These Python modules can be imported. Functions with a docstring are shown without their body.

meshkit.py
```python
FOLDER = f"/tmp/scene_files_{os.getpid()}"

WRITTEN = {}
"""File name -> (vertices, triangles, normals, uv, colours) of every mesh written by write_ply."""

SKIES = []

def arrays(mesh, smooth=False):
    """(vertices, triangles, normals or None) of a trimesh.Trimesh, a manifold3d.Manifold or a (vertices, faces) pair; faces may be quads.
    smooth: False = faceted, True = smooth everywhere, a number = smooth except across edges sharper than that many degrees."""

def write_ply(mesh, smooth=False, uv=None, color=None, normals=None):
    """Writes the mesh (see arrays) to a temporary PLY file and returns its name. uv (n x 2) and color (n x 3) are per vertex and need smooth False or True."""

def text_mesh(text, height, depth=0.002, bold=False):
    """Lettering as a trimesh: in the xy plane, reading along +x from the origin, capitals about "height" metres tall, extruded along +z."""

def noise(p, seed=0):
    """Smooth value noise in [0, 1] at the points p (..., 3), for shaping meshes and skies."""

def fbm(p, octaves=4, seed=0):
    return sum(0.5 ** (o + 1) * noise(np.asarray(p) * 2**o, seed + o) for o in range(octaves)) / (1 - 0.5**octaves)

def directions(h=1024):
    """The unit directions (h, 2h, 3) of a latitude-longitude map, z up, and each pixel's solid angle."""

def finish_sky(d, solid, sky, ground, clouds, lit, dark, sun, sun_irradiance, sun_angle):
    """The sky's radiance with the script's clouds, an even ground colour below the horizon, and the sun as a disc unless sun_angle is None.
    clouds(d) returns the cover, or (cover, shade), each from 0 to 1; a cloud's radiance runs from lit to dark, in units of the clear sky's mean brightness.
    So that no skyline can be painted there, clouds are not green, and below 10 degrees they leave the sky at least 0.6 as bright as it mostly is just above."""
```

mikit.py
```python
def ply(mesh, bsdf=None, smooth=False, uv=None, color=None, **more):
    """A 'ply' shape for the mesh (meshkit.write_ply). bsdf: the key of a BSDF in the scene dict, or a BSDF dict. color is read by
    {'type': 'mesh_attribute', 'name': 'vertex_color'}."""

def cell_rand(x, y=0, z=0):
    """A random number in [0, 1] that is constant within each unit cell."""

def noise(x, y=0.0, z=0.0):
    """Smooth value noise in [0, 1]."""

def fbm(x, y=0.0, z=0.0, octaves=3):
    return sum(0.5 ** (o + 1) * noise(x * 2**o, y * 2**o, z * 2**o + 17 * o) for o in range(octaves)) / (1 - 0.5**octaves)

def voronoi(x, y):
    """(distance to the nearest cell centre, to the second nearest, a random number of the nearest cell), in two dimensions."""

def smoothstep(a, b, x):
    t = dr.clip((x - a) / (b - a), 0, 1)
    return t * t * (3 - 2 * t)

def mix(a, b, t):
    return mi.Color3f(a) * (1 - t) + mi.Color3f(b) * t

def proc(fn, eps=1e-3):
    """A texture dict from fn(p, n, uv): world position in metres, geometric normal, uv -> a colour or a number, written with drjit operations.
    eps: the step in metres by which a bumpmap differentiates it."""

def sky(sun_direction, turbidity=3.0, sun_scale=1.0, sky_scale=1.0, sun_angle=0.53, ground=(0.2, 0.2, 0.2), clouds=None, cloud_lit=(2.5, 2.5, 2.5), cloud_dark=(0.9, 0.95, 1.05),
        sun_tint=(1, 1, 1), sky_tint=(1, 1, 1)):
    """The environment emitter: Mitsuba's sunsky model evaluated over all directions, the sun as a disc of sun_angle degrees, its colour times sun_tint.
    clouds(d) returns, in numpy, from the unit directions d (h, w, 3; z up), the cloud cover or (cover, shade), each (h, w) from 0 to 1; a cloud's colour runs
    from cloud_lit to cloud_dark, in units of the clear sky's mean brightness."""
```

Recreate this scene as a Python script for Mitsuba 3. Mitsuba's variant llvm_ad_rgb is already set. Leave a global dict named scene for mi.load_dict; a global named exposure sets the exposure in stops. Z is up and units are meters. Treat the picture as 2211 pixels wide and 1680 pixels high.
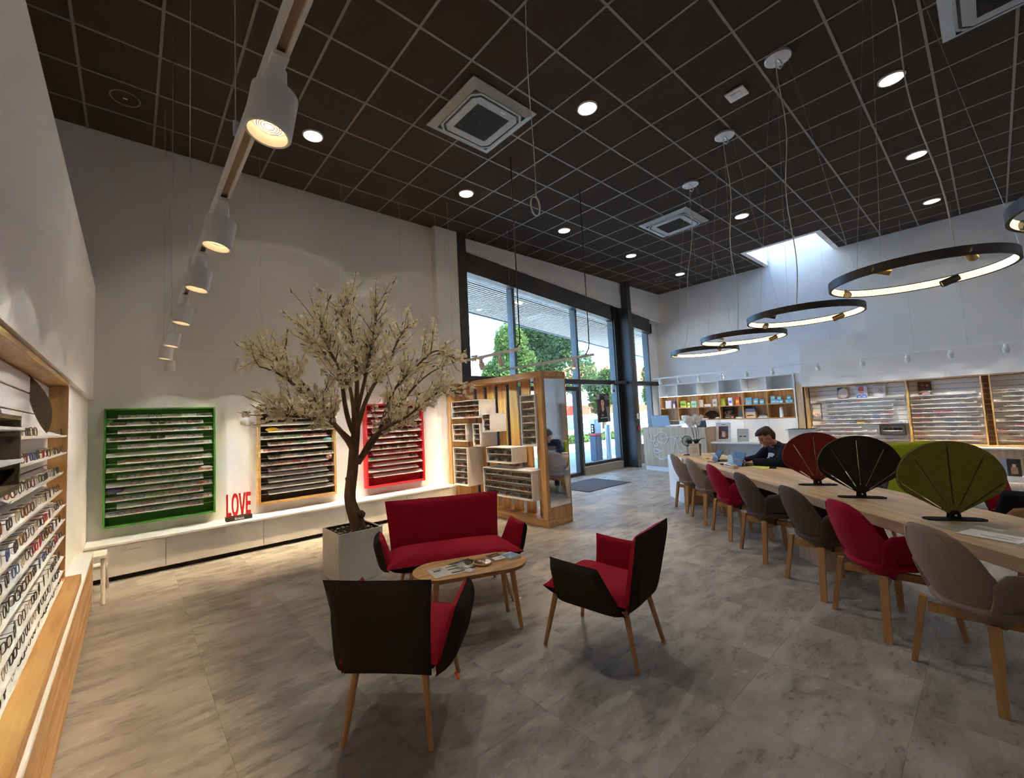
import math, random
import numpy as np, trimesh, mitsuba as mi, mikit, meshkit, drjit as dr
from shapely.geometry import Polygon, box as sbox, Point, LineString
from shapely import affinity
import manifold3d as m3

T = mi.ScalarTransform4f
scene, labels = {}, {}
rng = random.Random(7)
nrg = np.random.default_rng(11)

# ---------------------------------------------------------------- camera, sky, exposure
CAM = np.array([0.0, 0.0, 1.57])
RIGHT = np.array([0.75875181, -0.64967363, -0.04711555])
DOWN = np.array([0.00866553, 0.08239301, -0.99656224])
FWD = np.array([0.6513222, 0.75573512, 0.06814561])
FPX, CX, CY = 921.336, 1075.265, 836.049
cam_m = np.eye(4)
cam_m[:3, 0], cam_m[:3, 1], cam_m[:3, 2], cam_m[:3, 3] = -RIGHT, -DOWN, FWD, CAM
scene['camera'] = {'type': 'perspective', 'fov': math.degrees(2 * math.atan(1105.5 / FPX)), 'fov_axis': 'x', 'near_clip': 0.02, 'far_clip': 400.0,
                   'principal_point_offset_x': -1 * (CX - 1105.5) / 2211, 'principal_point_offset_y': -1 * (CY - 840) / 1680, 'to_world': T(cam_m)}

def clouds(d):
    p = d / np.maximum(d[..., 2:3] + 0.12, 0.05)
    n = sum(0.5 ** o * meshkit.noise(np.stack([p[..., 0] * 1.1 * 2 ** o, p[..., 1] * 1.1 * 2 ** o, 0 * p[..., 0] + 3.1 * o], -1), o) for o in range(4)) / 1.875
    c = np.clip((n - 0.42) / 0.22, 0, 1)
    return c * c * (3 - 2 * c) * 0.9, np.clip((n - 0.55) * 2.0, 0, 0.5)

scene['sky'] = mikit.sky((0.15, -0.48, 0.87), turbidity=3.2, sun_scale=8, sky_scale=12, ground=(0.3, 0.3, 0.3), clouds=clouds, cloud_lit=(0.85, 1.35, 1.7), cloud_dark=(0.7, 1.0, 1.3),
                         sky_tint=(0.50, 0.92, 1.32), sun_tint=(0.72, 0.96, 1.16))
exposure = 1.35

# ---------------------------------------------------------------- helpers
def rgb(c):
    return {'type': 'rgb', 'value': [float(x) for x in c]}

def mat(name, color, rough=0.5, metallic=0.0, spec=0.4, bump=None, two=True, **kw):
    base = color if isinstance(color, dict) else rgb(color)
    b = {'type': 'principled', 'base_color': base, 'roughness': float(rough), 'metallic': float(metallic), 'specular': float(spec), **kw}
    if bump is not None:
        b = {'type': 'bumpmap', 'arbitrary': mikit.proc(bump[0], eps=bump[2] if len(bump) > 2 else 1e-3), 'scale': float(bump[1]), 'bsdf': b}
    scene['mat_' + name] = {'type': 'twosided', 'bsdf': b} if two else b
    return 'mat_' + name

def lin(r, g, b):
    return tuple(((x / 255) / 12.92 if x / 255 < 0.04045 else ((x / 255 + 0.055) / 1.055) ** 2.4) for x in (r, g, b))

class MB:
    def __init__(s):
        s.v, s.f, s.n = [], [], 0
    def add(s, v, f, A=None):
        v = np.asarray(v, float)
        f = np.asarray(f, int)
        if f.shape[1] == 4:
            f = np.vstack([f[:, [0, 1, 2]], f[:, [0, 2, 3]]])
        if A is not None:
            v = v @ A[:3, :3].T + A[:3, 3]
            if np.linalg.det(A[:3, :3]) < 0:
                f = f[:, ::-1]
        s.v.append(v); s.f.append(f + s.n); s.n += len(v)
        return s
    def tm(s, m, A=None):
        return s.add(m.vertices, m.faces, A)
    def box(s, x0, x1, y0, y1, z0, z1, A=None):
        v = [[x, y, z] for x in (x0, x1) for y in (y0, y1) for z in (z0, z1)]
        f = [[0, 1, 3, 2], [4, 6, 7, 5], [0, 4, 5, 1], [2, 3, 7, 6], [0, 2, 6, 4], [1, 5, 7, 3]]
        return s.add(v, f, A)
    def rbox(s, x0, x1, y0, y1, z0, z1, r=0.004, A=None):
        pts = []
        for x, sx in ((x0, 1), (x1, -1)):
            for y, sy in ((y0, 1), (y1, -1)):
                for z, sz in ((z0, 1), (z1, -1)):
                    pts += [[x, y + sy * r, z + sz * r], [x + sx * r, y, z + sz * r], [x + sx * r, y + sy * r, z]]
        h = trimesh.convex.convex_hull(np.array(pts))
        return s.add(h.vertices, h.faces, A)
    def tube(s, pts, r, n=8, closed=False, A=None, cap=True):
        p = np.asarray(pts, float)
        k = len(p)
        if closed:
            t = np.roll(p, -1, 0) - np.roll(p, 1, 0)
        else:
            t = np.gradient(p, axis=0)
        t /= np.linalg.norm(t, axis=1, keepdims=True) + 1e-12
        a = np.zeros_like(p)
        ref = np.array([0, 0, 1.0]) if abs(t[0][2]) < 0.9 else np.array([1.0, 0, 0])
        a[0] = np.cross(t[0], ref)
        for i in range(1, k):
            a[i] = a[i - 1] - t[i] * (a[i - 1] @ t[i])
            if np.linalg.norm(a[i]) < 1e-6:
                a[i] = np.cross(t[i], ref)
            a[i] /= np.linalg.norm(a[i])
        a[0] /= np.linalg.norm(a[0])
        b = np.cross(t, a)
        ang = np.arange(n) * 2 * np.pi / n
        rr = np.broadcast_to(np.asarray(r, float), (k,))[:, None, None]
        v = p[:, None] + rr * (np.cos(ang)[None, :, None] * a[:, None] + np.sin(ang)[None, :, None] * b[:, None])
        I = np.arange(k if closed else k - 1)
        i, j = np.meshgrid(I, np.arange(n), indexing='ij')
        i2 = (i + 1) % k
        f = np.stack([i * n + j, i * n + (j + 1) % n, i2 * n + (j + 1) % n, i2 * n + j], -1).reshape(-1, 4)
        v = v.reshape(-1, 3)
        f = np.vstack([f[:, [0, 1, 2]], f[:, [0, 2, 3]]])
        if cap and not closed:
            c0, c1 = len(v), len(v) + 1
            v = np.vstack([v, p[:1], p[-1:]])
            jj = np.arange(n)
            f = np.vstack([f, np.stack([0 * jj + c0, (jj + 1) % n, jj], 1), np.stack([0 * jj + c1, (k - 1) * n + jj, (k - 1) * n + (jj + 1) % n], 1)])
        return s.add(v, f, A)
    def lathe(s, prof, n=24, A=None):
        prof = np.asarray(prof, float)
        ang = np.arange(n) * 2 * np.pi / n
        v = np.stack([prof[:, None, 0] * np.cos(ang), prof[:, None, 0] * np.sin(ang), np.broadcast_to(prof[:, None, 1], (len(prof), n))], -1).reshape(-1, 3)
        i, j = np.meshgrid(np.arange(len(prof) - 1), np.arange(n), indexing='ij')
        f = np.stack([i * n + j, i * n + (j + 1) % n, (i + 1) * n + (j + 1) % n, (i + 1) * n + j], -1).reshape(-1, 4)
        return s.add(v, f, A)
    def prism(s, poly, h, A=None):
        p = poly if hasattr(poly, 'exterior') else Polygon(poly)
        m = trimesh.creation.extrude_polygon(p, h, engine='earcut')
        return s.add(m.vertices, m.faces, A)
    def mesh(s):
        return trimesh.Trimesh(np.vstack(s.v), np.vstack(s.f), process=False)

def A(x=0, y=0, z=0, rz=0, rx=0, ry=0, s=1):
    m = trimesh.transformations.euler_matrix(math.radians(rx), math.radians(ry), math.radians(rz), 'sxyz')
    m[:3, :3] *= s
    m[:3, 3] = (x, y, z)
    return m

def frame(o, ex, ey, ez):
    m = np.eye(4)
    m[:3, 0], m[:3, 1], m[:3, 2], m[:3, 3] = ex, ey, ez, o
    return m

def aim(o, d):
    """Frame at o whose z axis is d."""
    z = np.asarray(d, float) / np.linalg.norm(d)
    x = np.cross([0, 1, 0] if abs(z[1]) < 0.9 else [1, 0, 0], z)
    x /= np.linalg.norm(x)
    return frame(o, x, np.cross(z, x), z)

XZ = frame([0, 0, 0], [1, 0, 0], [0, 0, 1], [0, -1, 0])     # polygon (x, z), extruded towards -y
YZ = frame([0, 0, 0], [0, 1, 0], [0, 0, 1], [1, 0, 0])      # polygon (y, z), extruded towards +x
USED = set()

def key_of(name, parent=None):
    base = f'{parent}__{name}' if parent else name
    k, i = base, 0
    while k in USED:
        i += 1
        k = f'{base}_{i:03d}'
    USED.add(k)
    return k

def note(k, label=None, cat=None, group=None, kind=None):
    d = {a: b for a, b in (('label', label), ('category', cat), ('group', group), ('kind', kind)) if b}
    if d:
        labels[k] = {**labels.get(k, {}), **d}
    return k

def obj(name, mesh, m, parent=None, smooth=False, label=None, cat=None, group=None, kind=None, to_world=None, emit=None, **kw):
    k = key_of(name, parent)
    d = dict(mesh) if isinstance(mesh, dict) else mikit.ply(mesh.mesh() if isinstance(mesh, MB) else mesh, None, smooth, **kw)
    if m is not None:
        d['bsdf'] = {'type': 'ref', 'id': m}
    if to_world is not None:
        d['to_world'] = T(to_world) if isinstance(to_world, np.ndarray) else to_world
    if emit is not None:
        d['emitter'] = {'type': 'area', 'radiance': rgb(emit)}
    scene[k] = d
    note(k, label, cat, group, kind)
    return k

def thing(name, label, cat, group=None):
    return note(key_of(name), label, cat, group)

def struct(name, mesh, m, parent=None, **kw):
    return obj(name, mesh, m, parent, kind=None if parent else 'structure', **kw)

def P(mesh, smooth=False):
    return mikit.ply(mesh.mesh() if isinstance(mesh, MB) else mesh, None, smooth)

def stamp(parts, name, Am, label, cat, group=None, mats={}):
    """A copy of a thing: parts = [(part name, ply dict, material key)], sub-parts as 'part__sub'."""
    t = thing(name, label, cat, group)
    last = {}
    for pn, d, m in parts:
        if '__' in pn:
            a, b = pn.split('__')
            k = obj(b, d, mats.get(m, m), last[a], to_world=Am)
        else:
            k = obj(pn, d, mats.get(m, m), t, to_world=Am)
            last[pn] = k
    return t

ORD = ['first', 'second', 'third', 'fourth', 'fifth', 'sixth', 'seventh', 'eighth', 'ninth', 'tenth', 'eleventh', 'twelfth', 'thirteenth', 'fourteenth', 'fifteenth', 'sixteenth', 'seventeenth', 'eighteenth', 'nineteenth', 'twentieth']

def nth(i):
    return ORD[i] if i < len(ORD) else f'{i + 1}th'

def cyl(p0, p1, r, n=12):
    return MB().tube([p0, p1], r, n)

# ---------------------------------------------------------------- materials
fbm, noise, mix, smoothstep, cell_rand = mikit.fbm, mikit.noise, mikit.mix, mikit.smoothstep, mikit.cell_rand

def wood(c0, c1, ax, f=1.0):
    ax = np.asarray(ax, float) / np.linalg.norm(ax)
    h = np.cross(ax, [0, 0, 1.0]) if abs(ax[2]) < 0.9 else np.array([1.0, 0, 0])
    h /= np.linalg.norm(h)
    g = np.cross(ax, h)
    def fn(p, n, uv):
        u = p.x * ax[0] + p.y * ax[1] + p.z * ax[2]
        v = p.x * h[0] + p.y * h[1] + p.z * h[2]
        w = p.x * g[0] + p.y * g[1] + p.z * g[2]
        t = fbm(u * 1.6 * f, v * 22 * f + fbm(u * 2, v * 3, w * 3) * 2.2, w * 22 * f, 4)
        fine = noise(u * 9, v * 260, w * 260)
        return mix(c0, c1, smoothstep(0.3, 0.7, t) * 0.75 + fine * 0.25)
    return mikit.proc(fn)

OAK0, OAK1 = (0.33, 0.175, 0.065), (0.50, 0.30, 0.135)
mat('oak_x', wood(OAK0, OAK1, (1, 0, 0)), 0.42)
mat('oak_y', wood(OAK0, OAK1, (0, 1, 0)), 0.42)
mat('oak_z', wood(OAK0, OAK1, (0, 0, 1)), 0.42)
mat('oak_table', wood((0.40, 0.27, 0.155), (0.55, 0.40, 0.25), (0.711, 0.703, 0), 0.8), 0.36)
mat('oak_pale', wood((0.38, 0.27, 0.17), (0.52, 0.40, 0.27), (0, 0, 1)), 0.42)
mat('leg_oak', wood((0.36, 0.20, 0.085), (0.50, 0.30, 0.14), (0, 0, 1)), 0.42)

def rfbm(x, y, o):
    """Fractal noise whose octaves are turned against each other, so that no lattice shows."""
    t, a = 0.0, 0.5
    for q in range(o):
        t = t + a * noise(x + 11.3 * q, y + 7.9 * q, 3.7 * q)
        x, y, a = (0.80 * x - 0.60 * y) * 2.03, (0.60 * x + 0.80 * y) * 2.03, a * 0.55
    return t / ((1 - 0.55 ** o) / 0.9)

def floor_col(p, n, uv):
    tx, ty = dr.floor((p.x - 0.38) / 0.655), dr.floor((p.y - 1.04) / 0.655)
    r1, r2 = cell_rand(tx, ty, 1), cell_rand(tx, ty, 2)
    ox, oy = r1 * 37, r2 * 53
    w = rfbm(p.x * 3 + ox, p.y * 3 + oy, 2) * 0.8
    a = rfbm(p.x * 1.5 + ox, p.y * 4.2 + oy + w, 5)
    b = rfbm(p.x * 5.5 + oy + w, p.y * 16 + ox, 5)
    c = rfbm(p.x * 26 + ox, p.y * 60 + oy, 4)
    t = smoothstep(0.28, 0.72, a * 0.5 + b * 0.5)
    col = mix((0.225, 0.212, 0.203), (0.375, 0.358, 0.342), t)
    col = mix(col, (0.12, 0.108, 0.10), smoothstep(0.52, 0.75, c) * smoothstep(0.42, 0.62, 1 - b) * 0.5)
    col = mix(col, (0.50, 0.48, 0.455), smoothstep(0.55, 0.75, c) * smoothstep(0.45, 0.6, b) * 0.35)
    return col * (0.84 + 0.07 * r1)

mat('floor', mikit.proc(floor_col), 0.42, spec=0.35)
mat('joint', (0.06, 0.055, 0.05), 0.8)
def fabric_bump(k):
    return (lambda p, n, uv: noise(p.x * k, p.y * k, p.z * k), 0.0006, 5e-4)

mat('wall', mikit.proc(lambda p, n, uv: mix((0.76, 0.735, 0.70), (0.80, 0.775, 0.74), fbm(p.x * 2, p.y * 2, p.z * 2, 4))), 0.85, spec=0.15)
mat('white', (0.80, 0.79, 0.77), 0.45)
mat('white_matt', (0.78, 0.77, 0.75), 0.8, spec=0.2)
mat('cream', (0.78, 0.74, 0.66), 0.5)
mat('tile', mikit.proc(lambda p, n, uv: mix((0.021, 0.018, 0.017), (0.036, 0.031, 0.029), noise(p.x * 160, p.y * 160, p.z * 100))), 0.95, spec=0.1)
mat('grid', (0.14, 0.138, 0.136), 0.5)
mat('black_metal', (0.014, 0.015, 0.018), 0.45, spec=0.5)
mat('steel_blue', mikit.proc(lambda p, n, uv: mix((0.020, 0.026, 0.036), (0.035, 0.046, 0.062), fbm(p.x * 5, p.y * 5, p.z * 2.2, 4))), 0.42, spec=0.5)
mat('mullion', (0.075, 0.10, 0.125), 0.4, spec=0.5)
mat('alu', (0.55, 0.56, 0.58), 0.35, metallic=0.7)
mat('grey_ac', (0.36, 0.40, 0.43), 0.5)
mat('grey_ac_dark', (0.03, 0.033, 0.036), 0.6)
mat('chrome', (0.75, 0.75, 0.75), 0.18, metallic=1.0)
mat('brass', (0.62, 0.44, 0.20), 0.25, metallic=1.0)
mat('mirror', (0.92, 0.93, 0.93), 0.0, metallic=1.0)
mat('green_paint', (0.022, 0.12, 0.018), 0.5)
mat('red_paint', (0.42, 0.012, 0.025), 0.5)
mat('black', (0.009, 0.0085, 0.008), 0.85, spec=0.12)
mat('green_deep', (0.010, 0.060, 0.009), 0.7, spec=0.2)  # green display back: the shelves' shadow is put into a darker green
mat('red_deep', (0.27, 0.008, 0.02), 0.7, spec=0.2)  # red display back: darker copy of the red paint, with shelf shade painted in
mat('black_soft', (0.010, 0.009, 0.009), 0.9, spec=0.1, bump=fabric_bump(520))
mat('red_felt', mikit.proc(lambda p, n, uv: mix((0.20, 0.004, 0.016), (0.30, 0.010, 0.028), noise(p.x * 300, p.y * 300, p.z * 300))), 0.9, spec=0.1, bump=fabric_bump(420), sheen=0.4)
mat('raspberry', mikit.proc(lambda p, n, uv: mix((0.24, 0.008, 0.032), (0.33, 0.014, 0.046), noise(p.x * 300, p.y * 300, p.z * 300))), 0.9, spec=0.1, bump=fabric_bump(420), sheen=0.4)
mat('taupe', mikit.proc(lambda p, n, uv: mix((0.21, 0.165, 0.145), (0.30, 0.24, 0.215), noise(p.x * 300, p.y * 300, p.z * 300))), 0.9, spec=0.1, bump=fabric_bump(420), sheen=0.3)
mat('brown_grey', mikit.proc(lambda p, n, uv: mix((0.058, 0.048, 0.045), (0.092, 0.078, 0.074), noise(p.x * 300, p.y * 300, p.z * 300))), 0.9, spec=0.1, bump=fabric_bump(420), sheen=0.3)
mat('camel', (0.30, 0.17, 0.085), 0.8)
mat('felt_red', mikit.proc(lambda p, n, uv: mix((0.14, 0.020, 0.014), (0.21, 0.034, 0.024), noise(p.x * 200, p.y * 200, p.z * 200))), 0.95, spec=0.1)
mat('felt_black', mikit.proc(lambda p, n, uv: mix((0.012, 0.011, 0.010), (0.024, 0.022, 0.020), noise(p.x * 200, p.y * 200, p.z * 200))), 0.95, spec=0.1)
mat('felt_green', mikit.proc(lambda p, n, uv: mix((0.115, 0.105, 0.022), (0.20, 0.19, 0.05), fbm(p.x * 70, p.y * 70, p.z * 70, 4))), 0.95, spec=0.1)
mat('lime', (0.26, 0.28, 0.015), 0.9, spec=0.1)
mat('bark', mikit.proc(lambda p, n, uv: mix((0.065, 0.042, 0.028), (0.17, 0.112, 0.075), fbm(p.x * 30, p.y * 30, p.z * 7, 4))), 0.9, spec=0.1, bump=(lambda p, n, uv: fbm(p.x * 40, p.y * 40, p.z * 10, 3), 0.006))
scene['mat_petal'] = {'type': 'principledthin', 'base_color': rgb((0.82, 0.76, 0.58)), 'roughness': 0.8, 'diff_trans': 0.7}
scene['mat_petal_white'] = {'type': 'principledthin', 'base_color': rgb((0.85, 0.84, 0.84)), 'roughness': 0.8, 'diff_trans': 0.5}
scene['mat_leaf'] = {'type': 'principledthin', 'base_color': rgb((0.055, 0.075, 0.018)), 'roughness': 0.6, 'diff_trans': 0.5}
mat('leaf_dark', (0.018, 0.05, 0.014), 0.4)
mat('soil', mikit.proc(lambda p, n, uv: mix((0.02, 0.012, 0.008), (0.10, 0.065, 0.04), noise(p.x * 70, p.y * 70, p.z * 70))), 0.95)
mat('paper', (0.80, 0.80, 0.78), 0.7)
mat('ink', (0.03, 0.03, 0.03), 0.7)
mat('grey_print', (0.35, 0.35, 0.36), 0.7)
mat('pvc_yellow', (0.62, 0.60, 0.14), 0.5)
mat('navy', (0.012, 0.016, 0.032), 0.9, spec=0.1, bump=(lambda p, n, uv: fbm(p.x * 22, p.y * 22, p.z * 22, 3), 0.012))
mat('denim', (0.03, 0.045, 0.085), 0.9)
mat('skin', (0.50, 0.27, 0.18), 0.5, spec=0.3)
mat('hair', mikit.proc(lambda p, n, uv: mix((0.012, 0.008, 0.006), (0.055, 0.034, 0.022), noise(p.x * 200, p.y * 200, p.z * 60))), 0.6, bump=(lambda p, n, uv: noise(p.x * 260, p.y * 260, p.z * 60), 0.004))
mat('rubber', (0.03, 0.03, 0.032), 0.8)
mat('silver', (0.62, 0.66, 0.70), 0.35, metallic=0.4)
mat('screen_dark', (0.015, 0.016, 0.02), 0.15)
mat('ledglow', (0.9, 0.8, 0.65), 0.6)
COL = {}
def paint(r, g, b, rough=0.5):
    k = (r, g, b, rough)
    if k not in COL:
        COL[k] = mat(f'paint_{r}_{g}_{b}_{int(rough * 100)}', lin(r, g, b), rough)
    return COL[k]
scene['mat_pane'] = {'type': 'thindielectric', 'int_ior': 1.5}
scene['mat_lens'] = {'type': 'thindielectric', 'int_ior': 1.35}
# ---------------------------------------------------------------- setting: floor, ceiling, walls
H, YB, XE = 5.17, 6.67, 12.65
Y0, X0 = -2.6, -1.3
struct('floor', MB().box(X0, XE + 0.3, Y0, YB + 0.36, -0.10, -0.004), 'mat_joint')
gx, gy, ts = 0.38, 1.04, 0.655
tile_pl = P(MB().rbox(0.0003, ts - 0.0003, 0.0003, ts - 0.0003, -0.006, 0, 0.0005))
fl_tiles = []
for i in range(-3, 20):
    for j in range(-6, 9):
        x, y = gx + i * ts, gy + j * ts
        if y > YB + 0.2 or x > XE:
            continue
        fl_tiles.append((math.hypot(x + ts / 2, y + ts / 2) + (50 if (x * 0.65 + y * 0.76) < 0.2 else 0), x, y))
fl_tiles.sort()
rest = MB()
for q, (d, x, y) in enumerate(fl_tiles):
    if q < 298:
        obj('tile', tile_pl, 'mat_floor', 'floor', to_world=A(x, y, 0))
    else:
        rest.rbox(x + 0.0003, x + ts - 0.0003, y + 0.0003, y + ts - 0.0003, -0.006, 0, 0.0005)
if rest.n:
    obj('tile_field', rest, 'mat_floor', 'floor', kind='stuff')

SKY_X, SKY_Y = (11.10, XE), (2.22, 3.58)
struct('ceiling', MB().box(X0, SKY_X[0], Y0, YB + 0.3, H + 0.03, H + 0.12).box(SKY_X[0], XE, Y0, SKY_Y[0], H + 0.03, H + 0.12).box(SKY_X[0], XE, SKY_Y[1], YB + 0.3, H + 0.03, H + 0.12), 'mat_black')
hole = sbox(SKY_X[0], SKY_Y[0], SKY_X[1] + 1, SKY_Y[1])
room = sbox(X0, Y0, XE, YB)
cx0, cy0 = 1.381, 3.761
ct = P(MB().box(0.004, 0.596, 0.004, 0.596, H + 0.006, H + 0.03))
cells = []
for i in range(-5, 20):
    for j in range(-11, 6):
        x, y = cx0 + i * 0.6, cy0 + j * 0.6
        c = sbox(x, y, x + 0.6, y + 0.6)
        g = c.intersection(room).difference(hole)
        if g.area < 0.005:
            continue
        ctr = np.array([x + 0.3, y + 0.3, H]) - CAM
        z = ctr @ FWD
        px = FPX * (ctr @ RIGHT) / z + CX if z > 0.3 else -9e3
        py = FPX * (ctr @ DOWN) / z + CY if z > 0.3 else -9e3
        seen = -200 < px < 2400 and -200 < py < 1700
        cells.append((0 if seen else 1, np.linalg.norm(ctr), x, y, g, g.area > 0.359))
cells.sort(key=lambda c: c[:2])
rest = MB()
for q, (s, d, x, y, g, full) in enumerate(cells):
    if q < 295:
        if full:
            obj('tile', ct, 'mat_tile', 'ceiling', to_world=A(x, y, 0))
        else:
            m = MB()
            for part in getattr(g, 'geoms', [g]):
                m.prism(part.buffer(-0.004, join_style=2), 0.024, A(0, 0, H + 0.006))
            obj('tile', m, 'mat_tile', 'ceiling')
    else:
        for part in getattr(g, 'geoms', [g]):
            rest.prism(part.buffer(-0.004, join_style=2), 0.024, A(0, 0, H + 0.006))
if rest.n:
    obj('tile_field', rest, 'mat_tile', 'ceiling', kind='stuff')
for i in range(-4, 20):
    x = cx0 + i * 0.6
    if x > XE - 0.02:
        continue
    m = MB()
    for a, b in ([(Y0, YB)] if not SKY_X[0] < x < SKY_X[1] else [(Y0, SKY_Y[0]), (SKY_Y[1], YB)]):
        m.box(x - 0.012, x + 0.012, a, b, H, H + 0.006)
    obj('grid_runner', m, 'mat_grid', 'ceiling')
for j in range(-10, 6):
    y = cy0 + j * 0.6
    if y > YB - 0.02:
        continue
    xe = SKY_X[0] if SKY_Y[0] < y < SKY_Y[1] else XE
    obj('grid_runner', MB().box(X0, xe, y - 0.012, y + 0.012, H + 0.0005, H + 0.0062), 'mat_grid', 'ceiling')

struct('wall_back', MB().box(X0, 4.25, YB, YB + 0.25, 0, H + 0.05), 'mat_wall')
struct('trim_1', MB().box(4.25, 4.75, 6.53, YB + 0.25, 0, H), 'mat_wall')
struct('trim_2', MB().rbox(4.75, 4.96, 6.52, 7.1, 0, H, 0.006), 'mat_black_metal')
struct('wall_right', MB().box(XE, XE + 0.25, Y0, YB + 0.5, 0, H + 0.9), 'mat_wall')
struct('wall_front', MB().box(X0, XE, Y0 - 0.2, Y0, 0, H + 0.1), 'mat_wall')
struct('wall_left', MB().box(X0 - 0.2, X0, Y0, YB, 0, H + 0.1), 'mat_wall')
# skylight shaft above the opening
struct('trim_3', MB().box(SKY_X[0] - 0.1, SKY_X[0], SKY_Y[0] - 0.1, SKY_Y[1] + 0.1, H, H + 0.8).box(SKY_X[0], XE, SKY_Y[0] - 0.1, SKY_Y[0], H, H + 0.8).box(SKY_X[0], XE, SKY_Y[1], SKY_Y[1] + 0.1, H, H + 0.8), 'mat_white_matt')
struct('window_3', MB().box(SKY_X[0], XE, SKY_Y[0], SKY_Y[1], H + 0.78, H + 0.784), 'mat_pane')
# half height wall over the left display and the recess behind it
struct('wall_left_bulkhead', MB().box(X0, -0.33, Y0, YB, 1.97, 3.29), 'mat_wall')
struct('wall_left_recess', MB().box(X0, -0.455, Y0, 4.40, 0, 1.97).box(X0, -0.462, 4.40, 5.47, 0, 0.524).box(X0, -0.37, 4.40, YB, 0.524, 1.97).box(X0, -0.37, 5.47, YB, 0, 0.524), 'mat_wall')
ll = thing('bulkhead_light', 'slim linear light set in the underside of the white half height wall at left', 'lamp')
obj('housing', MB().rbox(-0.44, -0.36, 4.75, 5.75, 1.958, 1.97, 0.003), 'mat_white', ll)
obj('slot', MB().box(-0.415, -0.385, 4.8, 5.7, 1.955, 1.958), 'mat_black', ll)
# half height wall in front of the end wall, over the display
struct('wall_right_bulkhead', MB().box(12.2, XE, Y0, 3.0, 1.93, 3.03).box(12.47, XE, Y0, 3.0, 0, 1.93), 'mat_wall')

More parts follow.
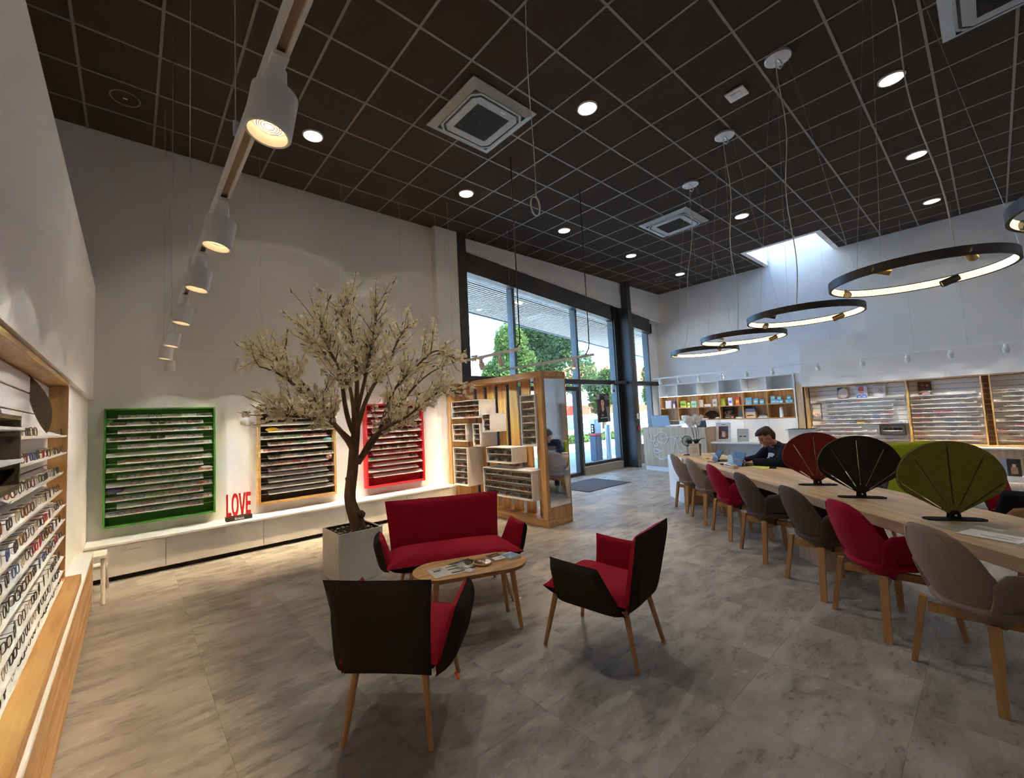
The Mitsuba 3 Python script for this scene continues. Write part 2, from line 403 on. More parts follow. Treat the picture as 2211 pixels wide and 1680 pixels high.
# window wall: sloping heads, headers, mullions, glass
def zb(x):
    return 4.93 - 0.0865 * (x - 5.06)
def slope_prism(x0, x1, y0, y1, dz0, dz1=None, top=None):
    zt = (lambda x: zb(x) + dz1) if top is None else (lambda x: top)
    return MB().prism([(x0, zb(x0) + dz0), (x1, zb(x1) + dz0), (x1, zt(x1)), (x0, zt(x0))], y1 - y0, frame([0, y1, 0], [1, 0, 0], [0, 0, 1], [0, -1, 0]))
struct('wall_back_header', slope_prism(4.96, 10.49, YB, 6.74, 0, top=H), 'mat_wall')
struct('wall_back_header_end', slope_prism(10.67, XE, YB, 6.74, 0, top=H), 'mat_wall')
struct('wall_back_lintel', slope_prism(4.9, XE, 7.03, 7.25, -0.36, top=H + 0.5), 'mat_black_metal')
for a, b, n in ((4.97, 10.05, 1), (10.68, 12.10, 2)):
    k = thing('roller_shutter_box', ('long' if n == 1 else 'short') + ' black roller shutter box above the ' + ('shop window' if n == 1 else 'narrow end window'), 'shutter box')
    obj('housing', slope_prism(a, b, 6.745, 6.93, -0.16, 0.06), 'mat_black_metal', k)
    obj('cover', slope_prism(a, b, 6.72, 6.90, -0.42, -0.17), 'mat_black_metal', k)
    obj('end_cap', slope_prism(b, b + 0.03, 6.71, 6.91, -0.43, -0.14), 'mat_black', k)
YG = 6.95
def zglass(x):
    return zb(x) - 0.345
w1 = struct('window_1', MB().prism([(4.9, zglass(4.9) - 0.05), (10.32, zglass(10.32) - 0.05), (10.32, zglass(10.32)), (4.9, zglass(4.9))], 0.12, frame([0, 7.02, 0], [1, 0, 0], [0, 0, 1], [0, -1, 0])), 'mat_mullion')
for (x0, x1, z0) in ((4.9, 5.18, 2.3), (6.44, 6.52, 2.3), (8.62, 8.70, 0), (10.27, 10.34, 0)):
    obj('mullion', MB().prism([(x0, z0), (x1, z0), (x1, zglass(x1) - 0.04), (x0, zglass(x0) - 0.04)], 0.17, frame([0, 7.03, 0], [1, 0, 0], [0, 0, 1], [0, -1, 0])), 'mat_mullion', w1)
obj('transom', MB().rbox(4.90, 10.30, 6.83, 7.03, 2.29, 2.41, 0.004), 'mat_black_metal', w1)
def pane(x0, x1, z0, parent, z1=None, ztop=None):
    a, b = (zglass(x0) - 0.05, zglass(x1) - 0.05) if ztop is None else (ztop, ztop)
    obj('pane', trimesh.Trimesh([[x0, YG, z0], [x1, YG, z0], [x1, YG, b], [x0, YG, a]], [[0, 1, 2], [0, 2, 3]], process=False), 'mat_pane', parent)
for x0, x1 in ((5.18, 6.44), (6.52, 8.62), (8.70, 10.27)):
    pane(x0, x1, 2.41, w1)
pane(8.70, 10.27, 0.27, w1, ztop=2.29)
obj('sill_frame', MB().rbox(8.70, 10.30, 6.88, 7.02, 0.20, 0.27, 0.004), 'mat_black_metal', w1)
obj('sill_block', MB().rbox(8.62, 10.30, 6.80, 7.10, 0, 0.20, 0.008), paint(150, 145, 135, 0.9), w1)
w2 = struct('window_2', MB().prism([(11.3, zglass(11.3) - 0.05), (12.6, zglass(12.6) - 0.05), (12.6, zglass(12.6)), (11.3, zglass(11.3))], 0.12, frame([0, 7.02, 0], [1, 0, 0], [0, 0, 1], [0, -1, 0])), 'mat_mullion')
for x0, x1 in ((11.30, 11.37), (12.08, 12.16)):
    obj('mullion', MB().prism([(x0, 0), (x1, 0), (x1, zglass(x1) - 0.04), (x0, zglass(x0) - 0.04)], 0.17, frame([0, 7.03, 0], [1, 0, 0], [0, 0, 1], [0, -1, 0])), 'mat_mullion', w2)
obj('transom', MB().rbox(11.37, XE, 6.80, 7.0, 2.29, 2.41, 0.004), 'mat_black_metal', w2)
pane(11.37, 12.08, 2.41, w2)
pane(11.37, 12.08, 0.55, w2, ztop=2.29)
obj('lower_panel', MB().box(11.37, 12.08, 6.9, 7.0, 0, 0.55), 'mat_mullion', w2)
struct('wall_right_return', MB().box(12.16, XE, 6.86, 7.05, 0, H), 'mat_white_matt')
# sliding door between the partition and the fixed pane
d1 = struct('door_1', MB().rbox(8.50, 8.61, 6.86, 7.0, 0, 2.22, 0.004).rbox(6.56, 6.66, 6.86, 7.0, 0, 2.22, 0.004).rbox(6.66, 8.50, 6.86, 7.0, 2.12, 2.22, 0.004).rbox(6.66, 8.50, 6.86, 7.0, 0, 0.08, 0.004), 'mat_black_metal')
obj('pane', trimesh.Trimesh([[6.66, YG, 0.08], [8.50, YG, 0.08], [8.50, YG, 2.12], [6.66, YG, 2.12]], [[0, 1, 2], [0, 2, 3]], process=False), 'mat_pane', d1)
obj('mid_stile', MB().rbox(7.55, 7.61, 6.88, 6.98, 0.08, 2.12, 0.003), 'mat_black_metal', d1)
struct('door_2', MB().box(4.90, 6.5, 6.9, 7.0, 0, 2.3), 'mat_black_metal')
sen = thing('door_sensor', 'small white motion sensor on the black steel transom beside the column', 'sensor')
obj('body', MB().rbox(9.87, 9.94, 6.70, 6.77, 2.02, 2.30, 0.02), 'mat_white', sen)
obj('eye', MB().rbox(9.885, 9.925, 6.685, 6.702, 2.08, 2.14, 0.004), 'mat_black', sen)
obj('arm', MB().rbox(9.89, 9.92, 6.75, 6.84, 2.28, 2.32, 0.003), 'mat_black_metal', sen)
# steel H column
col = thing('steel_column', 'dark blue steel H column between the shop window and the narrow end window', 'column')
obj('web', MB().rbox(10.50, 10.66, 6.52, 6.80, 0, H, 0.004), 'mat_steel_blue', col)
obj('flange', MB().rbox(10.495, 10.67, 6.475, 6.52, 0, H, 0.004), 'mat_black_metal', col)
obj('flange', MB().rbox(10.29, 10.67, 6.80, 6.84, 0, H, 0.004), 'mat_black_metal', col)
obj('bracket', MB().box(9.9, 10.498, 6.60, 6.66, 2.30, 2.37).box(10.662, 11.2, 6.60, 6.66, 2.30, 2.37), 'mat_black_metal', col)
k = thing('call_button_box', 'small white switch box on the dark steel column', 'switch')
obj('box', MB().rbox(10.56, 10.64, 6.450, 6.474, 1.32, 1.47, 0.006), 'mat_white', k)
k = thing('fire_alarm_button', 'small red call point on the dark steel column below the white switch box', 'alarm button')
obj('box', MB().rbox(10.56, 10.65, 6.435, 6.474, 1.02, 1.11, 0.006), 'mat_red_paint', k)
mt = thing('door_mat', 'flat grey rectangular door mat on the floor inside the entrance', 'mat')
obj('pile', MB().rbox(6.86, 8.26, 5.37, 6.30, 0.0005, 0.008, 0.003), paint(70, 78, 88, 0.95), mt)
obj('border', MB().box(6.82, 8.30, 5.33, 5.37, 0.0005, 0.007).box(6.82, 8.30, 6.30, 6.34, 0.0005, 0.007).box(6.82, 6.86, 5.37, 6.30, 0.0005, 0.007).box(8.26, 8.30, 5.37, 6.30, 0.0005, 0.007), paint(45, 50, 58, 0.9), mt)

# ---------------------------------------------------------------- outside
struct('pavement', MB().box(-30, 90, 7.05, 95, -0.3, -0.03), paint(176, 176, 172, 0.9))
struct('terrace', MB().box(2, 20, 7.05, 9.6, -0.03, -0.012), paint(165, 165, 162, 0.9))
def zc(x):
    return 4.55 - 0.0865 * (x - 5.27)
cn = thing('canopy', 'grey canopy with slatted underside over the pavement outside the windows', 'canopy')
m = MB().prism([(-4, zc(-4) + 0.10), (26, zc(26) + 0.10), (26, zc(26) + 0.28), (-4, zc(-4) + 0.28)], 1.95, frame([0, 9.06, 0], [1, 0, 0], [0, 0, 1], [0, -1, 0]))
obj('deck', m, paint(26, 28, 32, 0.8), cn)
obj('fascia', MB().prism([(-4, zc(-4) - 0.01), (26, zc(26) - 0.01), (26, zc(26) + 0.30), (-4, zc(-4) + 0.30)], 0.05, frame([0, 9.11, 0], [1, 0, 0], [0, 0, 1], [0, -1, 0])), paint(120, 128, 140, 0.6), cn)
for q in range(19):
    y = 7.10 + q * 0.103
    obj('slat', MB().prism([(-4, zc(-4)), (26, zc(26)), (26, zc(26) + 0.07), (-4, zc(-4) + 0.07)], 0.046, frame([0, y + 0.046, 0], [1, 0, 0], [0, 0, 1], [0, -1, 0])), paint(205, 200, 188, 0.6), cn)
for x, y in ((5.75, 8.75), (7.35, 7.55)):
    obj('soffit_lamp', MB().lathe([(0, 0), (0.07, 0), (0.07, 0.03), (0, 0.03)], 16, A(x, y, zc(x) - 0.012)), 'mat_ledglow', cn, emit=(14, 12, 8))

def leaf_cloud(n, crowns, size, seed):
    r = np.random.default_rng(seed)
    vs = []
    w = np.array([c[3] * c[4] * c[5] for c in crowns]) ** 0.7
    idx = r.choice(len(crowns), n, p=w / w.sum())
    C = np.array(crowns)[idx]
    d = r.normal(size=(n, 3))
    d /= np.linalg.norm(d, axis=1, keepdims=True)
    rad = 0.55 + 0.48 * r.random(n) ** 0.5
    rad *= 0.8 + 0.4 * meshkit.noise(d * 2.3 + idx[:, None] * 5.1, seed)
    p = C[:, :3] + d * C[:, 3:] * rad[:, None]
    a = r.normal(size=(n, 3)); a /= np.linalg.norm(a, axis=1, keepdims=True)
    b = np.cross(a, r.normal(size=(n, 3))); b /= np.linalg.norm(b, axis=1, keepdims=True)
    s = size * (0.6 + 0.8 * r.random((n, 1)))
    v = np.stack([p - a * s, p + b * s * 0.55, p + a * s, p - b * s * 0.55], 1).reshape(-1, 3)
    i = np.arange(n)[:, None] * 4
    return trimesh.Trimesh(v, np.vstack([i + [0, 1, 2], i + [0, 2, 3]]), process=False)

for nm, c in (('foliage_a', (0.075, 0.125, 0.030)), ('foliage_b', (0.105, 0.155, 0.055)), ('foliage_c', (0.12, 0.175, 0.05))):
    scene['mat_' + nm] = {'type': 'principledthin', 'base_color': rgb(c), 'roughness': 0.7, 'diff_trans': 0.7}
def tree(x, y, h, r, label, m, n, seed, size=0.22, low=0.25):
    t = thing('tree', label, 'tree', None)
    rr = random.Random(seed)
    cr = [(x + rr.uniform(-.5, .5) * r, y + rr.uniform(-.5, .5) * r, -0.03 + h * rr.uniform(low + .1, .85), r * rr.uniform(.45, .7), r * rr.uniform(.45, .7), h * rr.uniform(.13, .2)) for _ in range(11)]
    obj('trunk', MB().tube([(x, y, -0.03), (x + .1, y, h * .3), (x, y + .1, h * .6)], [0.035 * h, 0.028 * h, 0.012 * h], 8), 'mat_bark', t)
    obj('foliage', leaf_cloud(n, cr, size, seed), m, t, kind='stuff')
tree(27.6, 26.0, 12.5, 4.0, 'tall pale green tree behind the middle shop window pane', 'mat_foliage_b', 30000, 3, 0.15)
tree(20.6, 23.0, 8.4, 1.9, 'leafy green tree seen through the left shop window pane', 'mat_foliage_c', 14000, 4, 0.13)
tree(21.5, 31.5, 5.6, 3.2, 'low green tree at the bottom of the left shop window pane', 'mat_foliage_a', 12000, 5, 0.14, 0.1)
tree(33.6, 24.0, 5.6, 1.7, 'green tree just left of the right shop window pane', 'mat_foliage_b', 8000, 6, 0.13)
tree(50.0, 34.0, 7.2, 1.9, 'small dark tree beside the red roof', 'mat_foliage_a', 6000, 7, 0.15)
tree(40.0, 22.6, 7.0, 0.9, 'slender young tree behind the narrow end window', 'mat_foliage_c', 5000, 8, 0.11)
hs = thing('red_roof_building', 'low building with an orange red roof across the road', 'building')
obj('wall', MB().box(50.5, 68, 38, 50, -0.03, 5.4), paint(220, 214, 205, 0.9), hs)
obj('roof', MB().prism([(-10.2, 0), (10.2, 0), (0, 4.6)], 14, frame([59.2, 51, 5.4], [1, 0, 0], [0, 0, 1], [0, -1, 0])), paint(226, 110, 80, 0.8), hs)
for q in range(4):
    obj('window', MB().box(52 + q * 4, 54.4 + q * 4, 37.94, 38.0, 2.2, 4.0), paint(80, 100, 115, 0.2), hs)
k = thing('red_fence', 'long orange red boundary fence beyond the forecourt', 'fence')
for q in range(14):
    obj('panel', MB().box(24.5 + q * 2.2, 26.6 + q * 2.2, 27.0, 27.08, 1.35, 2.25), paint(216, 92, 66, 0.8), k)
    obj('post', MB().box(24.4 + q * 2.2, 24.5 + q * 2.2, 27.0, 27.1, -0.03, 2.4), paint(120, 120, 118, 0.7), k)
obj('plinth', MB().box(24.4, 55.4, 26.95, 27.1, -0.03, 1.35), paint(200, 205, 205, 0.9), k)
k = thing('hedge', 'low green hedge along the forecourt edge behind the charging post', 'hedge')
obj('foliage', leaf_cloud(4200, [(17 + q * 1.2, 14.6, 0.16, 0.8, 0.5, 0.24) for q in range(14)], 0.1, 21), 'mat_foliage_c', k, kind='stuff')
k = thing('charging_post', 'pale and dark blue vehicle charging post with a red stripe outside the window', 'charging post')
cpx, cpy = 11.45, 8.55
obj('body', MB().rbox(cpx - .16, cpx + .16, cpy - .13, cpy + .13, 0.86, 1.33, 0.03), paint(205, 220, 228, 0.4), k)
obj('stripe', MB().rbox(cpx - .163, cpx + .163, cpy - .133, cpy + .133, 0.80, 0.86, 0.01), paint(200, 40, 45, 0.4), k)
obj('base', MB().rbox(cpx - .16, cpx + .16, cpy - .13, cpy + .13, -0.012, 0.80, 0.02), paint(52, 72, 98, 0.4), k)
pl = obj('plug_panel', MB().rbox(cpx - .178, cpx - .16, cpy - .10, cpy + .04, 0.88, 1.18, 0.01), 'mat_black', k)
for z in (0.95, 1.03, 1.11):
    obj('socket', MB().lathe([(0, 0), (0.03, 0), (0.03, 0.01), (0, 0.012)], 12, aim([cpx - .178, cpy - .03, z], [-1, 0, 0])), 'mat_chrome', pl)
k = thing('steel_bollard', 'plain brushed steel bollard outside, right of the charging post', 'bollard')
obj('tube', MB().lathe([(0, 1.12), (0.085, 1.12), (0.09, 1.11), (0.09, -0.012)], 20, A(11.78, 8.30, 0)), 'mat_silver', k)
obj('cap', MB().lathe([(0, 1.135), (0.08, 1.13), (0.092, 1.115), (0.092, 1.10)], 20, A(11.78, 8.30, 0)), 'mat_alu', k)
k = thing('street_lamp', 'thin grey street lamp post outside the right shop window pane', 'street lamp')
obj('pole', MB().tube([(33, 24, -0.03), (33, 24, 7.6)], [0.09, 0.05], 8), paint(190, 195, 198, 0.5), k)
obj('arm', MB().tube([(33, 24, 7.6), (32.6, 24, 7.9), (31.4, 24, 8.0)], 0.05, 6), paint(190, 195, 198, 0.5), k)
# ---------------------------------------------------------------- ceiling fittings
WARM, NEUT = np.array([1.0, 0.72, 0.40]), np.array([1.0, 0.78, 0.52])
disc = P(MB().lathe([(0.0, 0.0), (0.105, 0.0), (0.105, 0.004), (0, 0.004)], 28))
trim = P(MB().lathe([(0.105, 0.006), (0.105, -0.004), (0.116, -0.006), (0.122, 0.004), (0.122, 0.012)], 28), True)
dl_rows = [(5.27, [1.69, 4.06, 6.46, 8.84, 11.22], 'the row nearest the back wall'), (2.87, [1.70, 4.08, 8.83], 'the middle row'), (0.47, [6.50, 8.87, 11.24], 'the row above the table')]
for y, xs, rown in dl_rows:
    for i, x in enumerate(xs):
        k = thing('downlight', f'round ceiling downlight, {nth(i)} from the left in {rown}', 'ceiling light', 'recessed downlights in the dark ceiling')
        obj('trim', trim, 'mat_white', k, to_world=A(x, y, H - 0.005))
        obj('diffuser', disc, 'mat_white', k, to_world=A(x, y, H - 0.006), emit=NEUT * 10.0)
        scene[k + '__bulb'] = {'type': 'spot', 'intensity': rgb(np.array([1.0, 0.90, 0.74]) * 3.8), 'cutoff_angle': 58.0, 'beam_width': 30.0, 'to_world': T().look_at(origin=[x, y, H - 0.012], target=[x, y, 0], up=[0, 1, 0])}
for (x, y, lab) in ((5.28, 1.66, ''),):
    k = thing('emergency_light', 'small square white emergency light in the dark ceiling between the pendant canopies', 'emergency light')
    obj('plate', MB().rbox(x - .10, x + .10, y - .10, y + .10, H - 0.025, H - 0.001, 0.006), 'mat_white', k)
    obj('lens', MB().rbox(x - .05, x + .05, y - .05, y + .05, H - 0.034, H - 0.025, 0.004), 'mat_silver', k)
for (x, y, lab) in ((-0.08, 5.82, 'far left above the green display'), (11.24, 5.86, 'far end by the window corner')):
    k = thing('ceiling_speaker', 'round black flush ceiling speaker, ' + lab, 'speaker')
    obj('rim', MB().lathe([(0.115, 0.002), (0.12, -0.006), (0.13, -0.006), (0.132, 0.002)], 32, A(x, y, H - 0.001)), 'mat_grid', k, smooth=40)
    obj('grille', MB().lathe([(0, -0.003), (0.115, -0.003), (0.115, 0.001)], 32, A(x, y, H - 0.001)), 'mat_tile', k)
    obj('indicator', MB().box(x - .02, x + .02, y - .006, y + .006, H - 0.007, H - 0.004), 'mat_white', k)

def frame_poly(a, b):
    return Polygon(sbox(-a, -a, a, a).exterior, [sbox(-b, -b, b, b).exterior])
def octo(a, c):
    return Polygon([(-a, -a + c), (-a + c, -a), (a - c, -a), (a, -a + c), (a, a - c), (a - c, a), (-a + c, a), (-a, a - c)])
def hvac(x, y, lab):
    k = thing('air_conditioner', lab, 'air conditioner')
    O = A(x, y, H)
    m = MB().prism(frame_poly(0.475, 0.33), 0.012, O @ A(0, 0, -0.014))
    for q in range(4):                       # sloping flaps of the frame
        m.add([[-.47, -.47, -.014], [.47, -.47, -.014], [.38, -.38, -.05], [-.38, -.38, -.05]], [[0, 1, 2, 3]], O @ A(rz=90 * q))
    obj('panel_frame', m, 'mat_grey_ac', k)
    obj('grille_rim', MB().prism(Polygon(octo(0.385, 0.09).exterior, [octo(0.36, 0.08).exterior]), 0.03, O @ A(0, 0, -0.062)), 'mat_grey_ac', k)
    obj('air_slot', MB().prism(Polygon(octo(0.36, 0.08).exterior, [octo(0.335, 0.07).exterior]), 0.02, O @ A(0, 0, -0.050)), 'mat_grey_ac_dark', k)
    obj('intake_panel', MB().prism(Polygon(octo(0.335, 0.07).exterior, [sbox(-.24, -.24, .24, .24).exterior]), 0.02, O @ A(0, 0, -0.064)), 'mat_grey_ac', k)
    obj('intake_back', MB().box(-.24, .24, -.24, .24, -0.052, -0.046, O), 'mat_grey_ac_dark', k)
    for q in range(24):
        u = -0.23 + q * 0.02
        obj('grille_bar', MB().box(u - .003, u + .003, -.24, .24, -0.064, -0.053, O), 'mat_grey_ac_dark', k)
    obj('badge', MB().box(.06, .12, -.30, -.285, -0.0655, -0.064, O), 'mat_white', k)
hvac(3.18, 3.77, 'square grey ceiling air conditioner with dark grille above the lounge chairs')
hvac(7.99, 3.80, 'square grey ceiling air conditioner between the rows of downlights near the skylight')
hvac(5.79, -0.42, 'square grey ceiling air conditioner cut by the top right corner')
k = thing('looped_cable', 'thin white cable with a coiled end hanging from the ceiling by the air conditioner', 'cable')
cz = 2.75
cp = np.array([2.18, 2.02])
obj('wire', MB().tube([(cp[0] + .01 * math.sin(t * 9), cp[1], H - (H - 3.12) * t) for t in np.linspace(0, 1, 16)], 0.003, 6), 'mat_white', k)
obj('coil', MB().tube([(cp[0] + .045 * math.sin(t), cp[1] + 0.004 * t / 6, 3.055 + .07 * math.cos(t)) for t in np.linspace(0, 6.28 * 3, 50)], 0.003, 6), 'mat_white', k)

# ---------------------------------------------------------------- track lights
head_parts = [('arm', P(MB().box(-.018, .018, -.055, .055, -0.012, 0.0).tube([(0, 0, -0.012), (0, 0, -0.075)], 0.026, 16)), 'mat_white')]
def spot_body(r, h):
    return P(MB().lathe([(0, h), (r - 0.006, h), (r, h - 0.006), (r, 0.004), (r - 0.003, 0), (r - 0.008, 0.001), (r - 0.008, 0.03), (0, 0.035)], 28), 45)
def spot_lens(r):
    return P(MB().lathe([(0, 0.022), (r - 0.022, 0.022), (r - 0.020, 0.0225), (0, 0.0235)], 24))
def spot_ring(r):
    m = MB()
    for q in (0.35, 0.55, 0.72, 0.86):
        m.tube([((r - .02) * q * math.cos(t), (r - .02) * q * math.sin(t), 0.0205) for t in np.linspace(0, 2 * math.pi, 25)[:-1]], 0.0012, 4, closed=True)
    return P(m)
SB = {r: (spot_body(r, h), spot_lens(r), spot_ring(r)) for r, h in ((0.052, 0.115), (0.042, 0.10), (0.045, 0.10))}
def spot(x, y, zt, d, r, h, label, group, power, lens_l, cut=38, beam=None):
    """A cylinder lamp hung under a track at (x, y, zt), pointing along d."""
    k = thing('track_spotlight', label, 'spotlight', group)
    d = np.asarray(d, float) / np.linalg.norm(d)
    obj('arm', head_parts[0][1], 'mat_white', k, to_world=A(x, y, zt))
    piv = np.array([x, y, zt - 0.068])
    base = piv + d * h                                   # mouth of the lamp
    O = aim(base, -d)
    b, l, g = SB[r]
    obj('housing', b, 'mat_white', k, to_world=O)
    obj('lens', l, 'mat_ledglow', k, to_world=O, emit=WARM * lens_l if lens_l else None)
    if r > 0.05:
        obj('reflector_ring', g, 'mat_cream', k, to_world=O)
    if power:
        scene[k + '__bulb'] = {'type': 'spot', 'intensity': rgb(WARM * power), 'cutoff_angle': float(cut), 'beam_width': float(cut * 0.45), 'to_world': T().look_at(origin=list(base + d * 0.006), target=list(base + (d if beam is None else np.array(beam))), up=[0, 1, 0.01] if abs(d[1]) < .9 else [1, 0, 0])}
    return k
def track(name, p0, p1, label, w=0.018, h=0.035):
    k = thing('light_track', label, 'light track')
    p0, p1 = np.array(p0, float), np.array(p1, float)
    L = np.linalg.norm(p1 - p0)
    ex = (p1 - p0) / L
    O = frame(p0, ex, np.cross([0, 0, 1], ex), [0, 0, 1])
    obj('rail', MB().box(0, L, -w, w, h - 0.008, h, O).box(0, L, -w, -w * 0.55, 0, h - .008, O).box(0, L, w * 0.55, w, 0, h - .008, O), 'mat_white', k)
    obj('conductor_slot', MB().box(0.02, L - 0.02, -w * 0.55, w * 0.55, 0.012, h - 0.008, O), paint(120, 100, 80), k)
    obj('end_cap', MB().rbox(-0.012, 0, -w - .001, w + .001, -0.001, h + .001, 0.003, O), 'mat_white', k)
    obj('end_cap', MB().rbox(L, L + 0.012, -w - .001, w + .001, -0.001, h + .001, 0.003, O), 'mat_white', k)
    return k
def hanger(k, x, y, z, r=0.0022, m='mat_alu'):
    w = obj('suspension_wire', cyl((x, y, z + 0.10), (x, y, H), r, 6), m, k)
    obj('gripper', MB().tube([(x, y, z + 0.10), (x, y, z + 0.15)], 0.008, 8), 'mat_alu', w)
    obj('loop', MB().tube([(x, y, z + .10), (x + .008, y, z + .06), (x, y, z + .03), (x - .008, y, z + .06), (x, y, z + .10)], 0.0015, 5), 'mat_alu', w)

LEFT_Y = (1.08, 1.90, 2.54, 3.40, 4.36, 5.15)
k = track('a', (0.26, -1.4, 2.45), (0.26, 5.95, 2.45), 'long white suspended light track running along the left display', 0.02, 0.036)
for y in (0.95, 1.6, 3.1, 4.6, 5.8):
    hanger(k, 0.26, y, 2.46)
for i, y in enumerate(LEFT_Y):
    spot(0.26, y, 2.45, (-0.16, 0.0, -0.98), 0.052, 0.115, f'white cylinder spotlight on the left suspended track, {nth(i)} from the camera', 'spotlights on the left track', 5.5, 1.2, 46, (-0.55, 0, -0.80))
for y, w_ in ((0.2, 'nearer'), (-0.7, 'farther')):
    spot(0.26, y, 2.45, (-0.16, 0.0, -0.98), 0.052, 0.115, f'white cylinder spotlight on the left track behind the camera, the {w_} of two', 'spotlights on the left track', 5.5, 0, 46, (-0.55, 0, -0.80))
k = track('b', (0.28, 6.12, 2.45), (4.1, 6.12, 2.45), 'white suspended light track in front of the back wall displays')
for x in (0.33, 1.27, 2.35, 3.3, 4.0):
    hanger(k, x, 6.12, 2.48, 0.0016)
for i, x in enumerate((0.33, 1.02, 1.65, 2.28, 2.90, 3.50, 4.0)):
    spot(x, 6.12, 2.45, (0.02, 0.32, -0.95), 0.052, 0.115, f'white cylinder spotlight on the back wall track, {nth(i)} from the left', 'spotlights on the back wall track', 13, 1.2, 46)
k = track('c', (3.98, 4.12, 2.45), (3.98, 6.4, 2.45), 'white suspended light track in front of the oak partition, running to the back wall')
obj('drop_rod', MB().tube([(3.98, 4.12, H), (3.98, 4.12, 2.62), (4.0, 4.15, 2.54), (3.98, 4.2, 2.49)], 0.008, 8), 'mat_black_metal', k)
hanger(k, 3.98, 5.7, 2.48, 0.0016)
for i, y in enumerate((4.55, 4.98, 5.75)):
    spot(3.98, y, 2.45, (0.45, 0.15, -0.88), 0.042, 0.10, f'small white spotlight on the track left of the oak partition, {nth(i)} from the window side', 'spotlights above the oak partition', 6.0, 1.2 * .6, 50)
k = track('d', (5.5, 4.06, 2.45), (5.5, 6.3, 2.45), 'white suspended light track behind the oak partition, its end over the mirror')
obj('drop_rod', MB().tube([(5.5, 4.12, H), (5.5, 4.12, 2.66), (5.52, 4.15, 2.58), (5.5, 4.2, 2.49)], 0.008, 8), 'mat_black_metal', k)
hanger(k, 5.5, 5.9, 2.48, 0.0016)
spot(5.5, 4.45, 2.45, (-0.35, -0.2, -0.9), 0.042, 0.10, 'small white spotlight tilted on the track behind the oak partition', 'spotlights above the oak partition', 6.0, 1.2)
k = track('e', (11.8, -1.8, 2.44), (11.8, 6.6, 2.44), 'long thin white light track hung in front of the end wall')
for y in (5.6, 4.3, 2.29, 0.98, 0.26, -1.0):
    hanger(k, 11.8, y, 2.47, 0.0016)
for i, y in enumerate((6.39, 5.83, 5.26, 4.66, 4.06, 3.48, 2.57, 1.79, 1.09, 0.49, -0.19, -0.9)):
    spot(11.8, y, 2.44, (0.45, 0.0, -0.89), 0.045, 0.10, f'small white spotlight on the end wall track, {nth(i)} from the window corner', 'spotlights on the end wall track', 17 if i % 2 == 0 or i > 5 else 0, 0, 48)

# ---------------------------------------------------------------- ring pendants
RR, RZ = 0.485, 2.43
def ring_mesh(r0, r1, z0, z1, n=72):
    return MB().lathe([(r0, z0), (r1, z0), (r1, z1), (r0, z1), (r0, z0)], n)
ring_out = P(ring_mesh(RR - 0.012, RR, -0.028, 0.032), 40)
ring_led = P(ring_mesh(RR - 0.020, RR - 0.0125, -0.024, 0.024), 40)
ring_lip = P(ring_mesh(RR - 0.016, RR - 0.012, -0.028, -0.0245), 40)
rspot_h = P(MB().lathe([(0, -0.05), (0.026, -0.05), (0.026, 0.05), (0.023, 0.05), (0.023, 0.043), (0, 0.043)], 20), 40)
rspot_l = P(MB().lathe([(0, 0.0445), (0.021, 0.0445), (0.021, 0.043)], 16))
def pendant(c, label, angles, cable_pts, canopy_lab=None):
    k = thing('ring_pendant', label, 'pendant light', 'black ring pendants above the long table')
    O = A(c[0], c[1], RZ)
    obj('ring', ring_out, 'mat_black_metal', k, to_world=O)
    obj('led_strip', ring_led, 'mat_ledglow', k, to_world=O, emit=WARM * np.array([1, .95, .85]) * 0.9)
    obj('lip', ring_lip, 'mat_black_metal', k, to_world=O)
    for a in angles:
        p = np.array([c[0] + (RR - 0.045) * math.cos(a), c[1] + (RR - 0.045) * math.sin(a), RZ - 0.012])
        d = np.array([math.cos(a + 2.2) * 0.9, math.sin(a + 2.2) * 0.9, -0.35])
        h = obj('spotlight', rspot_h, 'mat_brass' if rng.random() < .4 else 'mat_black_metal', k, to_world=aim(p, d))
        obj('lamp_face', rspot_l, 'mat_ledglow', h, to_world=aim(p, d), emit=WARM * 0.9)
    obj('canopy', MB().lathe([(0, -0.03), (0.115, -0.03), (0.12, -0.026), (0.12, 0.0), (0, 0.0)], 32, A(c[0], c[1], H - 0.001)), 'mat_silver', k, smooth=35)
    obj('hook', MB().tube([(c[0], c[1], H - .03), (c[0] + .02, c[1] - .02, H - .06), (c[0] + .03, c[1] - .03, H - .10), (c[0] + .01, c[1] - .01, H - .13), (c[0] - .01, c[1] + .01, H - .11)], 0.009, 8), 'mat_chrome', k, smooth=True)
    for q in range(3):
        a = 0.5 + q * 2.094
        obj('suspension_wire', cyl((c[0] + (RR - .006) * math.cos(a), c[1] + (RR - .006) * math.sin(a), RZ + 0.03), (c[0] + .08 * math.cos(a), c[1] + .08 * math.sin(a), H - 0.03), 0.0012, 5), 'mat_alu', k)
    ca = cable_pts
    t = np.linspace(0, 1, 18)
    ex, ey = c[0] + RR * math.cos(ca), c[1] + RR * math.sin(ca)
    obj('power_cable', MB().tube([(c[0] + (ex - c[0]) * u ** 1.3 + 0.018 * math.sin(u * 13 + ca), c[1] + (ey - c[1]) * u ** 1.3 + .018 * math.cos(u * 11), H - .03 + (RZ + 0.03 - H + .03) * u) for u in t], 0.0042, 6), 'mat_white', k)
RC = [(3.315, -0.585), (4.20, 0.30), (5.08, 1.185), (5.965, 2.06), (6.82, 2.92)]
RN = ['cut by the right edge of the photo, nearest to the camera', 'second nearest, complete at far right', 'third nearest, below the skylight', 'fourth nearest, small and partly behind the third', 'farthest and smallest ring']
RA = [(3.3, 4.4, 1.2), (2.85, -0.35, 1.2, 3.8), (2.75, -0.5, 1.1), (2.9, -0.6, 0.9), (2.2, 4.0)]
